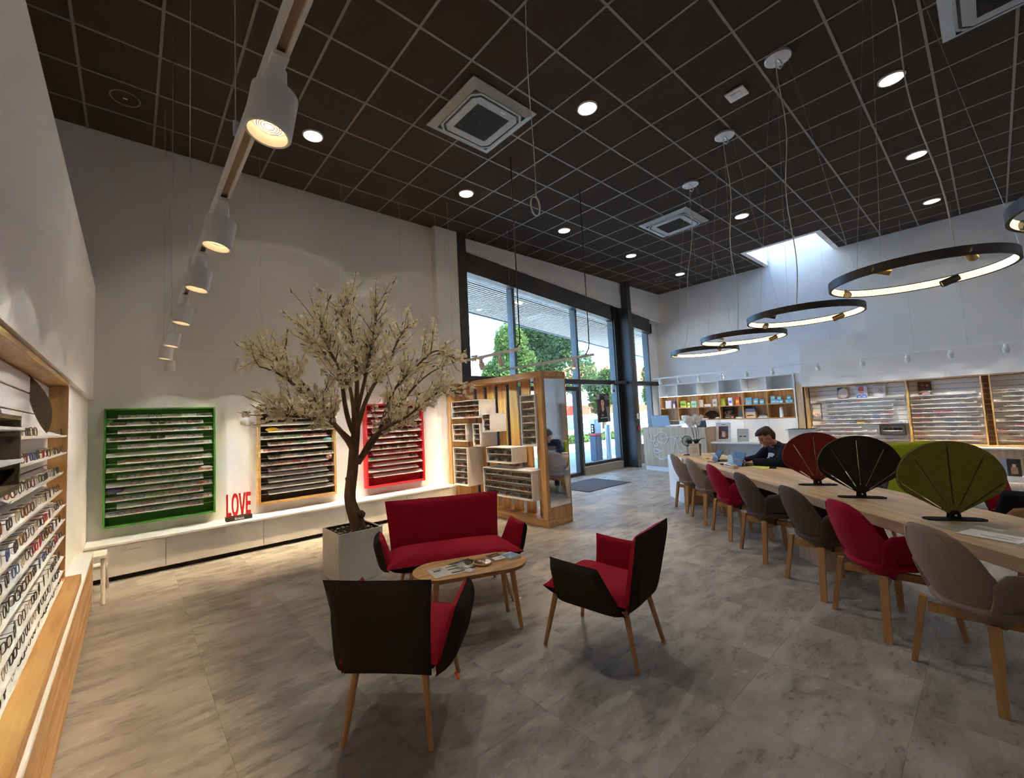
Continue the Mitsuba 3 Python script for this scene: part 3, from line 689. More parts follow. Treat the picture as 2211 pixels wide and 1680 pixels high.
for c, l, a, ca in zip(RC, RN, RA, (2.5, 3.6, 3.3, 3.4, 3.0)):
    pendant(c, 'black glowing ring pendant, ' + l, a, ca)
# ---------------------------------------------------------------- eyeglasses (placed at the end), shelf helper
GL = []          # wanted pairs: (matrix, kind, label, group)
def want(x, y, z, rz, kind, label, group, tilt=0):
    GL.append((A(x, y, z, rz) @ A(rx=tilt), kind, label, group))

def shelf_mesh(L, depth=0.09):
    """White sloped tray, front lip up: along +x, its back at y = 0, front at y = depth."""
    m = MB()
    f = frame([0, 0, 0], [0, 1, 0], [0, 0, 1], [1, 0, 0])
    m.prism([(0, 0.046), (depth - .003, 0), (depth + .001, 0), (depth + .005, 0.013), (depth + .002, 0.013), (depth - .001, 0.005), (0.003, 0.050), (0, 0.050)], L, f)
    return m

# ---------------------------------------------------------------- left display
ld = thing('left_display_unit', 'large oak framed wall display of eyeglass shelves at the left edge', 'display unit')
LX, LF = -0.455, -0.345
obj('top_board', MB().rbox(LX, LF, -1.4, 4.37, 1.935, 1.965, 0.002), 'mat_oak_y', ld)
obj('side_panel', MB().rbox(LX, LF, 4.34, 4.37, 0.53, 1.935, 0.002), 'mat_oak_z', ld)
obj('base_board', MB().rbox(LX, -0.262, -1.4, 4.37, 0.525, 0.585, 0.002), 'mat_oak_y', ld)
z = 0.60
q = 0
while z < 1.93:
    z1 = min(z + 0.112, 1.93)
    obj('back_panel', MB().rbox(LX + 0.001, LX + 0.012, -1.4, 4.338, z, z1 - 0.008, 0.001), 'mat_white_matt', ld)
    z += 0.112
obj('groove_backing', MB().box(LX - 0.0005, LX + 0.0008, -1.4, 4.338, 0.59, 1.93), paint(92, 76, 58), ld)
LZ = [1.58, 1.465, 1.34, 1.225, 1.11, 1.01, 0.90, 0.765, 0.67, 0.60]
KND = ['round_black', 'rect_black', 'panto_tort', 'round_metal', 'rect_blue', 'rect_tort', 'panto_clear', 'round_black', 'rect_black', 'rect_red', 'panto_tort', 'rect_black']
for i, z in enumerate(LZ):
    y1 = 4.22 if i not in (2, 3) else 4.05
    ya = 2.42 if i < 3 else -1.3
    L = y1 - ya
    obj('shelf', shelf_mesh(L, 0.10), 'mat_white', ld, to_world=frame([LX + 0.013, y1, z - 0.012], [0, -1, 0], [1, 0, 0], [0, 0, 1]), smooth=False)
    y = y1 - 0.10 if i != 0 else 4.12
    n = 0
    while y > max(ya + 0.06, 1.3):
        if not (i == 0 and 3.05 < y < 3.98):
            kd = KND[(i * 5 + n * 3 + rng.randrange(3)) % len(KND)]
            if i == 5 and n in (5, 6):
                kd = 'rect_red'
            if i == 6 and n in (4, 5):
                kd = 'rect_blue'
            if i >= 7:
                kd = ['round_black', 'rect_black', 'round_metal', 'round_black'][(n + i) % 4]
            want(LX + 0.100, y, z - 0.006, -90 + rng.uniform(-7, 7), kd, f'eyeglasses, {nth(n)} from the right, {nth(i)} shelf of the left oak display', 'eyeglasses on the left display', 6)
        y -= 0.152 + rng.uniform(0, 0.012)
        n += 1
# black display box, dark poster card
k = thing('black_display_box', 'open black display box with white ledges on the left wall display', 'display box')
obj('box', MB().box(LX + .012, -.315, 2.38, 2.40, 1.385, 1.655).box(LX + .012, -.315, 1.55, 1.57, 1.385, 1.655).box(LX + .012, -.315, 1.57, 2.38, 1.385, 1.402).box(LX + .012, -.315, 1.57, 2.38, 1.64, 1.655).box(LX + .012, LX + .02, 1.57, 2.38, 1.402, 1.64), 'mat_black', k)
obj('shelf', MB().rbox(LX + .02, -.30, 1.60, 2.36, 1.60, 1.612, 0.002), 'mat_white', k)
obj('shelf', MB().rbox(LX + .02, -.30, 1.60, 2.36, 1.485, 1.497, 0.002), 'mat_white', k)
for n, y in enumerate((2.26, 2.08, 1.90)):
    want(LX + 0.085, y, 1.500, -90, 'rect_tort', f'eyeglasses in the black display box on the left, {nth(n)} from its right side', 'eyeglasses in the black box')
k = thing('leaf_poster_card', 'tall dark curved leaf shaped advertising card standing on the top left shelf', 'display card')
lf = [(sg * .040 * math.sin(math.pi * t) ** .8 + .012 * math.sin(math.pi * t), t * .35) for sg, tt in ((1, np.linspace(0, 1, 14)), (-1, np.linspace(1, 0, 14)[1:-1])) for t in tt]
obj('card', MB().prism(Polygon(lf), 0.004, frame([-0.372, 3.60, 1.594], [1, 0, 0], [-0.22, 0, 0.975], [0, -1, 0])), mat('leaf_card', mikit.proc(lambda p, n, uv: mix((0.006, 0.005, 0.005), (0.03, 0.024, 0.022), smoothstep(0.55, 0.8, fbm(p.x * 30, p.y * 9, p.z * 14, 3)))), 0.5, spec=.15), k)
obj('clear_stand', MB().box(-0.43, -0.35, 3.605, 3.70, 1.590, 1.594).add([[-.43, 3.61, 1.594], [-.355, 3.61, 1.594], [-.425, 3.61, 1.93], [-.44, 3.61, 1.93]], [[0, 1, 2, 3]]), 'mat_lens', k)
k = thing('blue_triangle_card', 'small slate blue triangular card in a clear stand above the black display box', 'display card')
obj('card', MB().prism([(0, 0), (0.24, 0), (0.02, 0.16)], 0.003, frame([-0.39, 2.35, 1.657], [0, 1, 0], [-0.1, 0, 0.995], [0.995, 0, 0.1])), paint(86, 92, 120), k)
obj('clear_stand', MB().box(-0.42, -0.34, 2.35, 2.60, 1.6555, 1.659), 'mat_lens', k)
# low cabinet under the left display
lc = thing('left_low_cabinet', 'low oak fronted cabinet with white top along the left wall', 'cabinet')
obj('body', MB().box(-1.2 + .75, -0.275, -1.4, 5.44, 0.06, 0.50), 'mat_white', lc)
obj('top', MB().rbox(LX, -0.25, -1.4, 5.46, 0.50, 0.522, 0.002), 'mat_white', lc)
obj('end_panel', MB().rbox(LX, -0.252, 5.44, 5.46, 0.0, 0.50, 0.002), 'mat_white', lc)
obj('plinth', MB().box(LX, -0.30, -1.4, 5.42, 0.0, 0.06), 'mat_black', lc)
for ya, yb in ((-1.4, -0.1), (-0.1, 1.0), (1.0, 2.1), (2.1, 3.3), (3.3, 4.15), (4.15, 5.44)):
    for za, zb_ in ((0.06, 0.27), (0.275, 0.497)):
        obj('drawer_front', MB().rbox(-0.274, -0.255, ya + .002, yb - .002, za, zb_, 0.0015), 'mat_oak_y', lc)

# ---------------------------------------------------------------- step stool
k = thing('step_stool', 'small white folding step stool between the left cabinet and the white drawers', 'stool')
def stp(xc, yc, zc, w, d):
    return MB().prism(sbox(-w, -d, w, d).buffer(0.02, join_style=1), 0.025, A(xc, yc, zc))
obj('top_step', stp(-.265, 5.76, 0.405, 0.075, 0.12), 'mat_cream', k, smooth=40)
obj('lower_step', stp(-.265, 5.98, 0.25, 0.075, 0.06), 'mat_cream', k, smooth=40)
for x in (-.33, -.195):
    obj('front_leg', MB().tube([(x, 5.70, .405), (x + .01, 5.53, 0.0)], 0.017, 8), 'mat_cream', k)
    obj('rear_leg', MB().tube([(x, 5.86, .405), (x + .02, 6.12, 0.0)], 0.017, 8), 'mat_cream', k)

# ---------------------------------------------------------------- white low cabinet along the back wall
bc = thing('back_low_cabinet', 'long low white drawer cabinet along the back wall under the coloured displays', 'cabinet')
obj('top', MB().rbox(-0.365, 4.36, 6.27, YB - .002, 0.378, 0.403, 0.003), 'mat_white', bc)
obj('body', MB().box(-0.36, 4.34, 6.305, YB - .002, 0.05, 0.378), 'mat_white', bc)
obj('plinth', MB().box(-0.36, 4.30, 6.34, YB - .05, 0.0, 0.05), 'mat_black', bc)
for a, b in ((-.36, .31), (.31, 1.31), (1.31, 2.38), (2.38, 3.38), (3.38, 4.34)):
    d = obj('drawer', MB().rbox(a + .003, b - .003, 6.285, 6.305, 0.055, 0.373, 0.002), 'mat_white', bc)
    hx = (a + b) / 2 if a > 0 else 0.02
    obj('handle', MB().tube([(hx - .075, 6.285, .315), (hx - .07, 6.26, .315), (hx + .07, 6.26, .315), (hx + .075, 6.285, .315)], 0.005, 8), 'mat_chrome', d, smooth=True)
k = thing('wall_socket', 'small white wall socket right of the red display, above the low cabinet', 'socket')
obj('plate', MB().rbox(4.11, 4.21, YB - .010, YB - .0005, .50, .59, .003), 'mat_white', k)
obj('button', MB().rbox(4.14, 4.18, YB - .013, YB - .010, .52, .57, .001), 'mat_white', k)

# ---------------------------------------------------------------- coloured wall displays
def wall_display(x0, x1, name, fm, bm, rows, kinds, label, offs, tw=0.018, miss=()):
    k = thing('wall_display', label, 'wall display')
    yf, z0, z1 = 6.56, 0.525, 1.865
    obj('side', MB().rbox(x0, x0 + tw, yf, YB - .001, z0, z1, .002), fm, k)
    obj('side', MB().rbox(x1 - tw, x1, yf, YB - .001, z0, z1, .002), fm, k)
    obj('head', MB().rbox(x0 + tw, x1 - tw, yf, YB - .001, z1 - tw, z1, .002), fm, k)
    obj('base', MB().rbox(x0 + tw, x1 - tw, yf, YB - .001, z0, z0 + tw, .002), fm, k)
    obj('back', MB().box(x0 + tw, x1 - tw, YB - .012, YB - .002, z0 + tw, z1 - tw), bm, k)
    for i, z in enumerate(rows):
        wide = x1 - x0 - 0.15
        xa = x0 + tw + 0.004 + (0.095 if (i + offs) % 2 == 0 else 0.0)
        obj('shelf', shelf_mesh(wide, 0.085), 'mat_white', k, to_world=frame([xa + wide, YB - .013, z - 0.012], [-1, 0, 0], [0, -1, 0], [0, 0, 1]))
        obj('rail', MB().box(x0 + tw, x1 - tw, YB - .020, YB - .012, z - .008, z - .002), 'mat_alu', k)
        if kinds[i] is None:
            continue
        n = len(kinds[i])
        for q, kd in enumerate(kinds[i]):
            if kd:
                want(xa + 0.10 + (wide - 0.2) * (q / max(n - 1, 1)), YB - 0.088, z - 0.006, 180 + rng.uniform(-4, 4), kd, f'eyeglasses in the {name} display, {nth(q)} from left on the {nth(i)} shelf down', f'eyeglasses in the {name} display', 24)
    return k
B, C, R_, G, U, S, M, W_ = 'rect_black', 'panto_clear', 'rect_red', 'rect_green', 'rect_blue', 'sun_black', 'round_metal', 'rect_tort'
ZG = [1.755, 1.67, 1.585, 1.495, 1.41, 1.32, 1.235, 1.15, 1.065, 0.98, 0.90, 0.82, 0.735, 0.655]
green_k = [[W_, B, M, B], [S, C, S, W_, S], [R_, B, R_, U, W_], [S, R_, S, C, W_], [C, M, C, C, C, C], None, [None, R_, W_, R_, C], [C, C, U, M, U], [B, R_, W_, W_, None], [None, W_, C, G, U], [None, C, R_, C, R_], [R_, U, G, R_, R_], [None, R_, C, U, R_], [U, R_, U, C, R_]]
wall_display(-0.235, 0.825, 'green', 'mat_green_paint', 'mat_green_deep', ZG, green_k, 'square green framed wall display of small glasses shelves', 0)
oak_k = [[B, C, M, B], [B, B, C, M], [C, C, M, M, R_], [None, R_, G, G, M], [B, G, G, R_, R_], [W_, R_, G, C, None], [R_, R_, C, R_, C], [S, C, U, M, B], [B, R_, R_, R_, None], [B, R_, R_], None, None, None, None]
wall_display(1.31, 2.36, 'oak framed', 'mat_oak_x', 'mat_black', [1.765, 1.68, 1.595, 1.505, 1.41, 1.32, 1.235, 1.14, 1.05, 0.965, 0.895, 0.815, 0.735, 0.655], oak_k, 'square oak framed wall display with black back, behind the tree', 1, 0.03)
red_k = [[C, M, C, B], [M, C, C, M], [C, M, C, C], [R_, C, R_, R_], [R_, B, S, C], [S, W_, S, S], [U, R_, S, S], [B, S, S, S, B], [R_, R_, R_, C], [G, C, R_, S], None, None, None]
wall_display(2.83, 3.89, 'red', 'mat_red_paint', 'mat_red_deep', [1.755, 1.665, 1.575, 1.49, 1.40, 1.31, 1.22, 1.13, 1.045, 0.955, 0.865, 0.775, 0.69], red_k, 'square red framed wall display right of the tree trunk', 0, 0.03)
def case(x, z, w, h, m, label, trim_m=None):
    k = thing('glasses_case', label, 'glasses case')
    pr = [(0.0001, -w / 2)] + [(h / 2 * (1 - abs(t) ** 3.2), w / 2 * t) for t in np.linspace(-.98, .98, 15)] + [(0.0001, w / 2)]
    O = frame([x, YB - 0.062, z + h / 2], [0, 0, 1], [0, 0.7, 0], [1, 0, 0])
    obj('shell', MB().lathe(pr, 18, O), m, k, smooth=True)
    obj('seam', MB().tube([(x + (w / 2) * math.cos(t), YB - .062 - .72 * h / 2 * 1.02 * abs(math.sin(t)) ** .8 * (1 if math.sin(t) > 0 else -1), z + h / 2) for t in np.linspace(0, 6.28, 25)[:-1]], 0.003, 5, closed=True), trim_m or m, k)
case(-0.14, 0.898, 0.165, 0.062, paint(38, 66, 120), 'dark blue hard glasses case with red edge at the left of the green display', paint(200, 40, 50))
case(0.05 - .02, 1.236, 0.18, 0.035, paint(140, 105, 75), 'brown glasses case on the seventh shelf of the green display')
case(0.72, 1.068, 0.17, 0.055, mat('floral', mikit.proc(lambda p, n, uv: mix((0.75, 0.66, 0.62), (0.75, 0.12, 0.12), smoothstep(0.55, 0.62, noise(p.x * 60, p.y * 60, p.z * 60)))), 0.5), 'white case with pink pattern at the right of the green display')
case(1.49, 1.508, 0.17, 0.058, paint(238, 190, 30), 'bright yellow glasses case in the oak framed display')
case(2.25, 1.32, 0.15, 0.058, paint(128, 196, 205), 'light turquoise glasses case in the oak framed display')
case(2.27, 1.05, 0.10, 0.09, 'mat_floral', 'white case with pink pattern at the right of the oak framed display')

# red ornament on the cabinet: plain block letters
lv = thing('red_letter_ornament', 'red LOVE letters on a black plinth between the green and oak framed displays', 'ornament')
obj('plinth', MB().rbox(0.915, 1.205, 6.41, 6.50, 0.4035, 0.455, 0.003), 'mat_black', lv)
lt = meshkit.text_mesh('LOVE', 0.085, 0.04, True)
for q, part in enumerate(sorted(lt.split(only_watertight=False), key=lambda g: g.bounds[0][0])):
    w0 = lt.bounds[1][0] - lt.bounds[0][0]
    obj('letter', MB().tm(part, frame([0.925 - lt.bounds[0][0] * 0.27 / w0, 6.475, 0.455 - lt.bounds[0][1] * 3.1], [0.27 / w0, 0, 0], [0, 0, 3.1], [0, -1, 0])), 'mat_red_paint', lv)
obj('lettering', MB().tm(meshkit.text_mesh('Scholl', 0.026, 0.002, True), frame([1.005, 6.4095, 0.416], [1, 0, 0], [0, 0, 1], [0, -1, 0])), 'mat_white', lv)
# ---------------------------------------------------------------- oak partition with white display boxes and a mirror
pt = thing('oak_partition', 'free standing oak partition with upright slats, open at the top and bottom', 'room divider')
PX0, PX1, PY0, PY1, PH = 4.36, 4.88, 4.13, 6.50, 2.185
obj('top', MB().rbox(PX0, PX1, PY0, PY1, 2.10, PH, 0.004), 'mat_oak_y', pt)
obj('base', MB().rbox(PX0, PX1, PY0, PY1, 0.0, 0.10, 0.004), 'mat_oak_y', pt)
obj('end_panel', MB().rbox(PX0, PX1, PY0, PY0 + 0.10, 0.10, 2.10, 0.003), 'mat_oak_z', pt)
obj('end_panel', MB().rbox(PX0, PX1, PY1 - 0.10, PY1, 0.10, 2.10, 0.003), 'mat_oak_z', pt)
y = PY0 + 0.18
while y < PY1 - 0.25:
    obj('slat', MB().rbox(4.585, 4.615, y, y + 0.19, 0.10, 2.10, 0.002), 'mat_oak_z', pt)
    y += 0.281
mi_ = obj('mirror', MB().rbox(4.415, 4.845, PY0 - 0.006, PY0 - 0.0005, 0.27, 2.075, 0.001), 'mat_mirror', pt)
boxes = [(5.42, 6.21, 1.56, 1.86, 3, 0.26, 'low wide', 9), (5.81, 6.21, 1.17, 1.47, 3, 0.20, 'small square', 4), (5.43, 5.62, 1.10, 1.47, 4, 0.27, 'narrow upright', 3), (5.16, 5.36, 1.33, 1.62, 3, 0.28, 'small upright', 3),
         (5.80, 6.21, 0.43, 1.07, 6, 0.24, 'tall upright', 4), (4.24, 4.55, 1.12, 1.86, 7, 0.24, 'tallest', 5), (4.69, 5.29, 0.86, 1.10, 2, 0.22, 'low wide', 5), (4.30, 5.39, 0.36, 0.78, 4, 0.24, 'largest wide', 13)]
where = ['at the top left of the oak partition', 'at the left of the oak partition below the top left box', 'beside the small square box on the oak partition', 'near the middle of the oak partition, with a blank white side',
         'at the bottom left of the oak partition', 'at the right of the oak partition beside the mirror', 'in the middle of the oak partition above the largest box', 'at the bottom right of the oak partition behind the sofa']
bn = ['top left', 'square left', 'narrow middle', 'half blank', 'bottom left', 'tallest', 'central low', 'largest']
for bi, ((ya, yb, za, zb_, n, dp, nm, cnt), wh) in enumerate(zip(boxes, where)):
    x0, x1, t = 4.25, 4.25 + dp + 0.09, 0.014
    if bi == 5:
        x0, ya = 4.33, 4.245
    k = thing('display_box', f'{nm} white box of sunglasses, {bn[bi]} one on the oak partition', 'display box')
    obj('shell', MB().rbox(x0, x1, ya, ya + t, za, zb_, .001).rbox(x0, x1, yb - t, yb, za, zb_, .001).rbox(x0, x1, ya + t, yb - t, za, za + t, .001).rbox(x0, x1, ya + t, yb - t, zb_ - t, zb_, .001).box(x1 - 0.012, x1, ya + t, yb - t, za + t, zb_ - t), 'mat_white', k)
    hh = (zb_ - za - 2 * t) / n
    for i in range(n):
        z = za + t + hh * i + (0.006 if i else 0.002)
        dd = min(0.09, hh * 0.95)
        obj('shelf', shelf_mesh(yb - ya - 2 * t - 0.004, dd), 'mat_white', k, to_world=frame([x0 + dd + 0.02, ya + t + 0.002, z], [0, 1, 0], [-1, 0, 0], [0, 0, 1]))
        if bi == 5 and i == n - 1:
            continue
        m = max(1, int((yb - ya - 0.06) / 0.148)) if bi not in (7,) else 7
        for q in range(m):
            yy = yb - t - 0.078 - q * ((yb - ya - 2 * t - 0.15) / max(m - 1, 1))
            kd = 'sun_black' if rng.random() < .7 else ('sun_brown' if rng.random() < .6 else ('rect_blue' if rng.random() < .5 else 'rect_tort'))
            if bi == 1 and i == 1:
                kd = 'rect_red'
            want(x0 + 0.030, yy, z + 0.004, 90 + rng.uniform(-5, 5), kd, f'sunglasses {nth(q)} from left, {nth(n - 1 - i)} shelf of the {bn[bi]} white partition box', 'sunglasses on the oak partition', 10)

# ---------------------------------------------------------------- lounge: sofa, two armchairs
def quad_pillow(c00, c10, c11, c01, t, n=20, ear=0.005, sq=5.0):
    """One half of a pillow with pinched edges over four corners (u along c00-c10, v along c00-c01), bulging t along the normal."""
    c00, c10, c11, c01 = (np.asarray(c, float) for c in (c00, c10, c11, c01))
    u, v = np.meshgrid(np.linspace(0, 1, n + 1), np.linspace(0, 1, n + 1), indexing='ij')
    U, V = u[..., None], v[..., None]
    p = (1 - U) * (1 - V) * c00 + U * (1 - V) * c10 + U * V * c11 + (1 - U) * V * c01
    ctr = (c00 + c10 + c11 + c01) / 4
    p = p + (ctr - p) / (np.linalg.norm(ctr - p, axis=-1, keepdims=True) + 1e-6) * (ear * (1 - np.maximum(abs(2 * u - 1), abs(2 * v - 1)) * 0 - (2 * u - 1) ** 2 * (2 * v - 1) ** 2))[..., None] * np.maximum(abs(2 * u - 1), abs(2 * v - 1))[..., None] ** 4
    nn = np.cross(c10 - c00 + c11 - c01, c01 - c00 + c11 - c10)
    nn /= np.linalg.norm(nn)
    e = np.clip(1 - np.abs(2 * u - 1) ** sq, 0, 1) ** 0.5 * np.clip(1 - np.abs(2 * v - 1) ** sq, 0, 1) ** 0.5
    p = p + nn * (t * e)[..., None]
    i, j = np.meshgrid(np.arange(n), np.arange(n), indexing='ij')
    a = i * (n + 1) + j
    f = np.stack([a, a + n + 1, a + n + 2, a + 1], -1).reshape(-1, 4)
    return p.reshape(-1, 3), (f if t > 0 else f[:, ::-1])
def qp(k, O, cs, na, ta, ma, nb, tb, mb):
    """A cushion: its red half bulges along the corners' normal, its black half the other way."""
    obj(na, MB().add(*quad_pillow(*cs, ta), O), ma, k, smooth=True)
    obj(nb, MB().add(*quad_pillow(*cs, -tb), O), mb, k, smooth=True)
def leg(k, p, top, r=0.019, r0=0.013):
    obj('leg', MB().tube([p, top], [r0, r], 10), 'mat_leg_oak', k, smooth=40)
def lounge(cx, cy, ang, w, d, label, cat, legs, hback=0.82, name='armchair', arm=0.625):
    """Faces along local +y: seat cushion, back cushion, two arms that fold up from under the seat, four legs."""
    k = thing(name, label, cat)
    O = A(cx, cy, 0, ang)
    h = w / 2
    R, K = 'mat_red_felt', 'mat_black_soft'
    qp(k, O, [(-h + .05, -d / 2, .375), (h - .05, -d / 2, .375), (h - .015, d / 2 + .015, .405), (-h + .015, d / 2 + .015, .405)], 'seat_cushion', .06, R, 'seat_base', .085, K)
    qp(k, O, [(h - .075, -d / 2 - .0, .33), (-h + .075, -d / 2 - .0, .33), (-h + .03, -d / 2 - .105, hback), (h - .03, -d / 2 - .105, hback)], 'back_cushion', -.045, R, 'back_shell', -.045, K) if False else qp(k, O, [(-h + .075, -d / 2, .325), (h - .075, -d / 2, .325), (h - .03, -d / 2 - .105, hback), (-h + .03, -d / 2 - .105, hback)], 'back_shell', .04, K, 'back_cushion', .055, R)
    for s in (-1, 1):
        cs = [(s * (h - .03), d / 2 - .09, .345), (s * (h - .06), -d / 2 + .005, .315), (s * (h + .03), -d / 2 + .13, arm - .02), (s * (h + .03), d / 2 - .085, arm)]
        if s > 0:
            cs = [cs[1], cs[0], cs[3], cs[2]]
        qp(k, O, cs, 'arm_shell', .07, K, 'arm_cushion', .03, R)
    for (lx, ly) in legs:
        leg(k, (O @ [lx, ly, 0.0, 1])[:3], (O @ [lx * 0.80, ly * 0.76, 0.345, 1])[:3])
    return k
ac1 = lounge(1.175, 2.255, math.degrees(math.atan2(0.68, 0.73)) - 90, 0.60, 0.56, 'red and black lounge armchair nearest the camera, seen from behind', 'armchair', [(-.22, .32), (.22, .32), (-.22, -.31), (.22, -.31)])
tg = obj('orange_loop', MB().tube([(1.205, 1.815, 0.345), (1.215, 1.800, 0.31), (1.205, 1.80, 0.325)], 0.006, 6), paint(230, 90, 50), ac1)
ac2 = lounge(2.475, 1.875, math.degrees(math.atan2(0.987, -0.16)) - 90, 0.60, 0.56, 'red and black lounge armchair standing alone right of the coffee table', 'armchair', [(-.27, .31), (.24, .31), (-.22, -.32), (.22, -.32)])
sf = lounge(2.185, 3.27, 180 + math.degrees(math.atan2(-0.41, 0.91)), 1.18, 0.60, 'red two seat sofa with black underside in front of the tree planter', 'sofa', [(-.46, .30), (.46, .30), (-.46, -.28), (.46, -.28)], 0.81, 'sofa', 0.62)

# coffee table
ctb = thing('coffee_table', 'small oval oak coffee table between the sofa and the armchairs', 'coffee table')
CO = A(1.955, 2.68, 0, math.degrees(math.atan2(-0.37, 0.93)))
top_poly = LineString([(-0.23, 0), (0.23, 0)]).buffer(0.205, 16)
m = MB().prism(top_poly, 0.014, CO @ A(0, 0, 0.446)).prism(top_poly.buffer(-0.008), 0.012, CO @ A(0, 0, 0.434))
obj('tabletop', m, 'mat_oak_x', ctb)
for lx, ly in ((.33, -.15), (.33, .15), (-.33, -.15), (-.33, .15)):
    leg(ctb, (CO @ [lx, ly, 0, 1])[:3], (CO @ [lx * .86, ly * .8, .435, 1])[:3], 0.022, 0.014)
obj('apron', MB().box(-.30, .30, -.12, -.10, .40, .434, CO).box(-.30, .30, .10, .12, .40, .434, CO).box(.28, .30, -.10, .10, .40, .434, CO).box(-.30, -.28, -.10, .10, .40, .434, CO), 'mat_oak_x', ctb)
def sheet(name, lab, cat, w, h, x, y, rz, z, m, t=0.004, prints=(), O=CO, tx=0, group=None, side=None):
    """A flat paper thing with printed patches; local x, y centred."""
    k = thing(name, lab, cat, group)
    F = O @ A(x, y, z, rz) @ A(rx=tx)
    obj('cover' if prints else 'sheet', MB().box(-w / 2, w / 2, -h / 2, h / 2, 0, t, F), m, k)
    if side:
        obj('pages', MB().box(-w / 2 + .001, w / 2 - .001, -h / 2 + .001, h / 2 - .001, -side, 0, F), 'mat_paper', k)
    for (a, b, c, d, pm) in prints:
        obj('print', MB().box(a, b, c, d, t, t + 0.0006, F), pm, k)
    return k
ZT = 0.4605
sheet('catalogue_sheet', 'large white catalogue sheet of glasses on the left of the coffee table', 'sheet', 0.29, 0.20, -.17, -.04, 8, ZT, 'mat_paper', 0.003, [(-.12, -.04, .05, .075, 'mat_grey_print'), (-.115, -.06, .02, .04, 'mat_ink'), (-.01, .08, .055, .068, 'mat_ink'), (-.01, .08, 0, .016, 'mat_ink'), (-.01, .09, -.075, -.055, 'mat_ink'), (.0, .08, -.04, -.03, 'mat_grey_print')])
sheet('card', 'small white business card on the coffee table beside the catalogue sheet', 'card', 0.07, 0.045, -0.03, -.125, 8, ZT + .001, 'mat_paper', 0.002, [(.005, .03, -.012, .0, paint(70, 120, 190))])
sheet('dark_brochure', 'dark grey brochure under the round mirror on the coffee table', 'brochure', 0.20, 0.19, -.03, .03, 20, ZT, paint(48, 48, 52), 0.003, [(-.06, .04, -.05, -.035, 'mat_paper'), (-.06, .02, -.075, -.062, 'mat_paper'), (-.02, .02, .04, .07, paint(120, 130, 145))])
hm = thing('hand_mirror', 'round wooden hand mirror lying on the coffee table', 'hand mirror')
HO = CO @ A(.09, -.01, ZT + .004, 115)
obj('body', MB().prism(Point(0, 0).buffer(.075, 16).union(sbox(.05, -.014, .155, .014).buffer(.004)), .010, HO), 'mat_oak_x', hm)
obj('glass', MB().prism(Point(0, 0).buffer(.066, 16), .002, HO @ A(0, 0, .010)), 'mat_mirror', hm)
sheet('booklet', 'booklet with a dark orange photo cover on the coffee table', 'booklet', .10, .145, .22, .055, 12, ZT + .012, 'mat_paper', .002, [(-.05, .05, .0, .0725, paint(58, 36, 32)), (-.02, .03, .02, .05, paint(180, 100, 50)), (.0, .035, -.05, -.035, 'mat_grey_print')], side=.012)
sheet('booklet', 'pale blue booklet at the right end of the coffee table', 'booklet', .105, .15, .335, .04, 12, ZT + .012, paint(96, 124, 160), .002, [(-.04, .04, .045, .06, 'mat_paper'), (-.03, .035, -.03, -.02, 'mat_paper'), (-.03, .02, -.045, -.038, 'mat_paper')], side=.012)
sheet('paper_label', 'small white paper slip on the floor beside the coffee table legs', 'paper slip', .09, .07, 0, 0, 20, 0.0005, 'mat_paper', .0012, O=A(2.52, 2.82, 0))

# ---------------------------------------------------------------- planter and blossom tree
pn = thing('tree_planter', 'square white planter box holding the blossom tree', 'planter')
a, b, c, d, hz = 1.54, 2.00, 4.27, 4.73, 0.485
obj('box', MB().rbox(a, a + .02, c, d, 0, hz, .002).rbox(b - .02, b, c, d, 0, hz, .002).rbox(a + .02, b - .02, c, c + .02, 0, hz, .002).rbox(a + .02, b - .02, d - .02, d, 0, hz, .002), 'mat_white', pn)
obj('inner_rim', MB().box(a + .02, a + .026, c + .02, d - .02, .40, hz - .004).box(b - .026, b - .02, c + .02, d - .02, .40, hz - .004).box(a + .026, b - .026, c + .02, c + .026, .40, hz - .004).box(a + .026, b - .026, d - .026, d - .02, .40, hz - .004), 'mat_black', pn)
n = 26
gx_, gy_ = np.meshgrid(np.linspace(a + .03, b - .03, n), np.linspace(c + .03, d - .03, n), indexing='ij')
gz_ = 0.435 + 0.035 * meshkit.noise(np.stack([gx_ * 40, gy_ * 40, gx_ * 0], -1), 3)
i, j = np.meshgrid(np.arange(n - 1), np.arange(n - 1), indexing='ij')
q = i * n + j
obj('bark_mulch', MB().add(np.stack([gx_, gy_, gz_], -1).reshape(-1, 3), np.stack([q, q + n, q + n + 1, q + 1], -1).reshape(-1, 4)), 'mat_soil', pn)
obj('mulch_base', MB().box(a + .026, b - .026, c + .026, d - .026, 0.02, 0.432), 'mat_soil', pn)
fp = MB()
for _ in range(26):
    x, y = rng.uniform(a + .05, b - .05), rng.uniform(c + .05, d - .05)
    fp.prism(Point(0, 0).buffer(rng.uniform(.008, .016), 3), .003, A(x, y, 0.472, rng.uniform(0, 360), rng.uniform(-25, 25)))
obj('fallen_petals', fp, 'mat_petal', pn, kind='stuff')

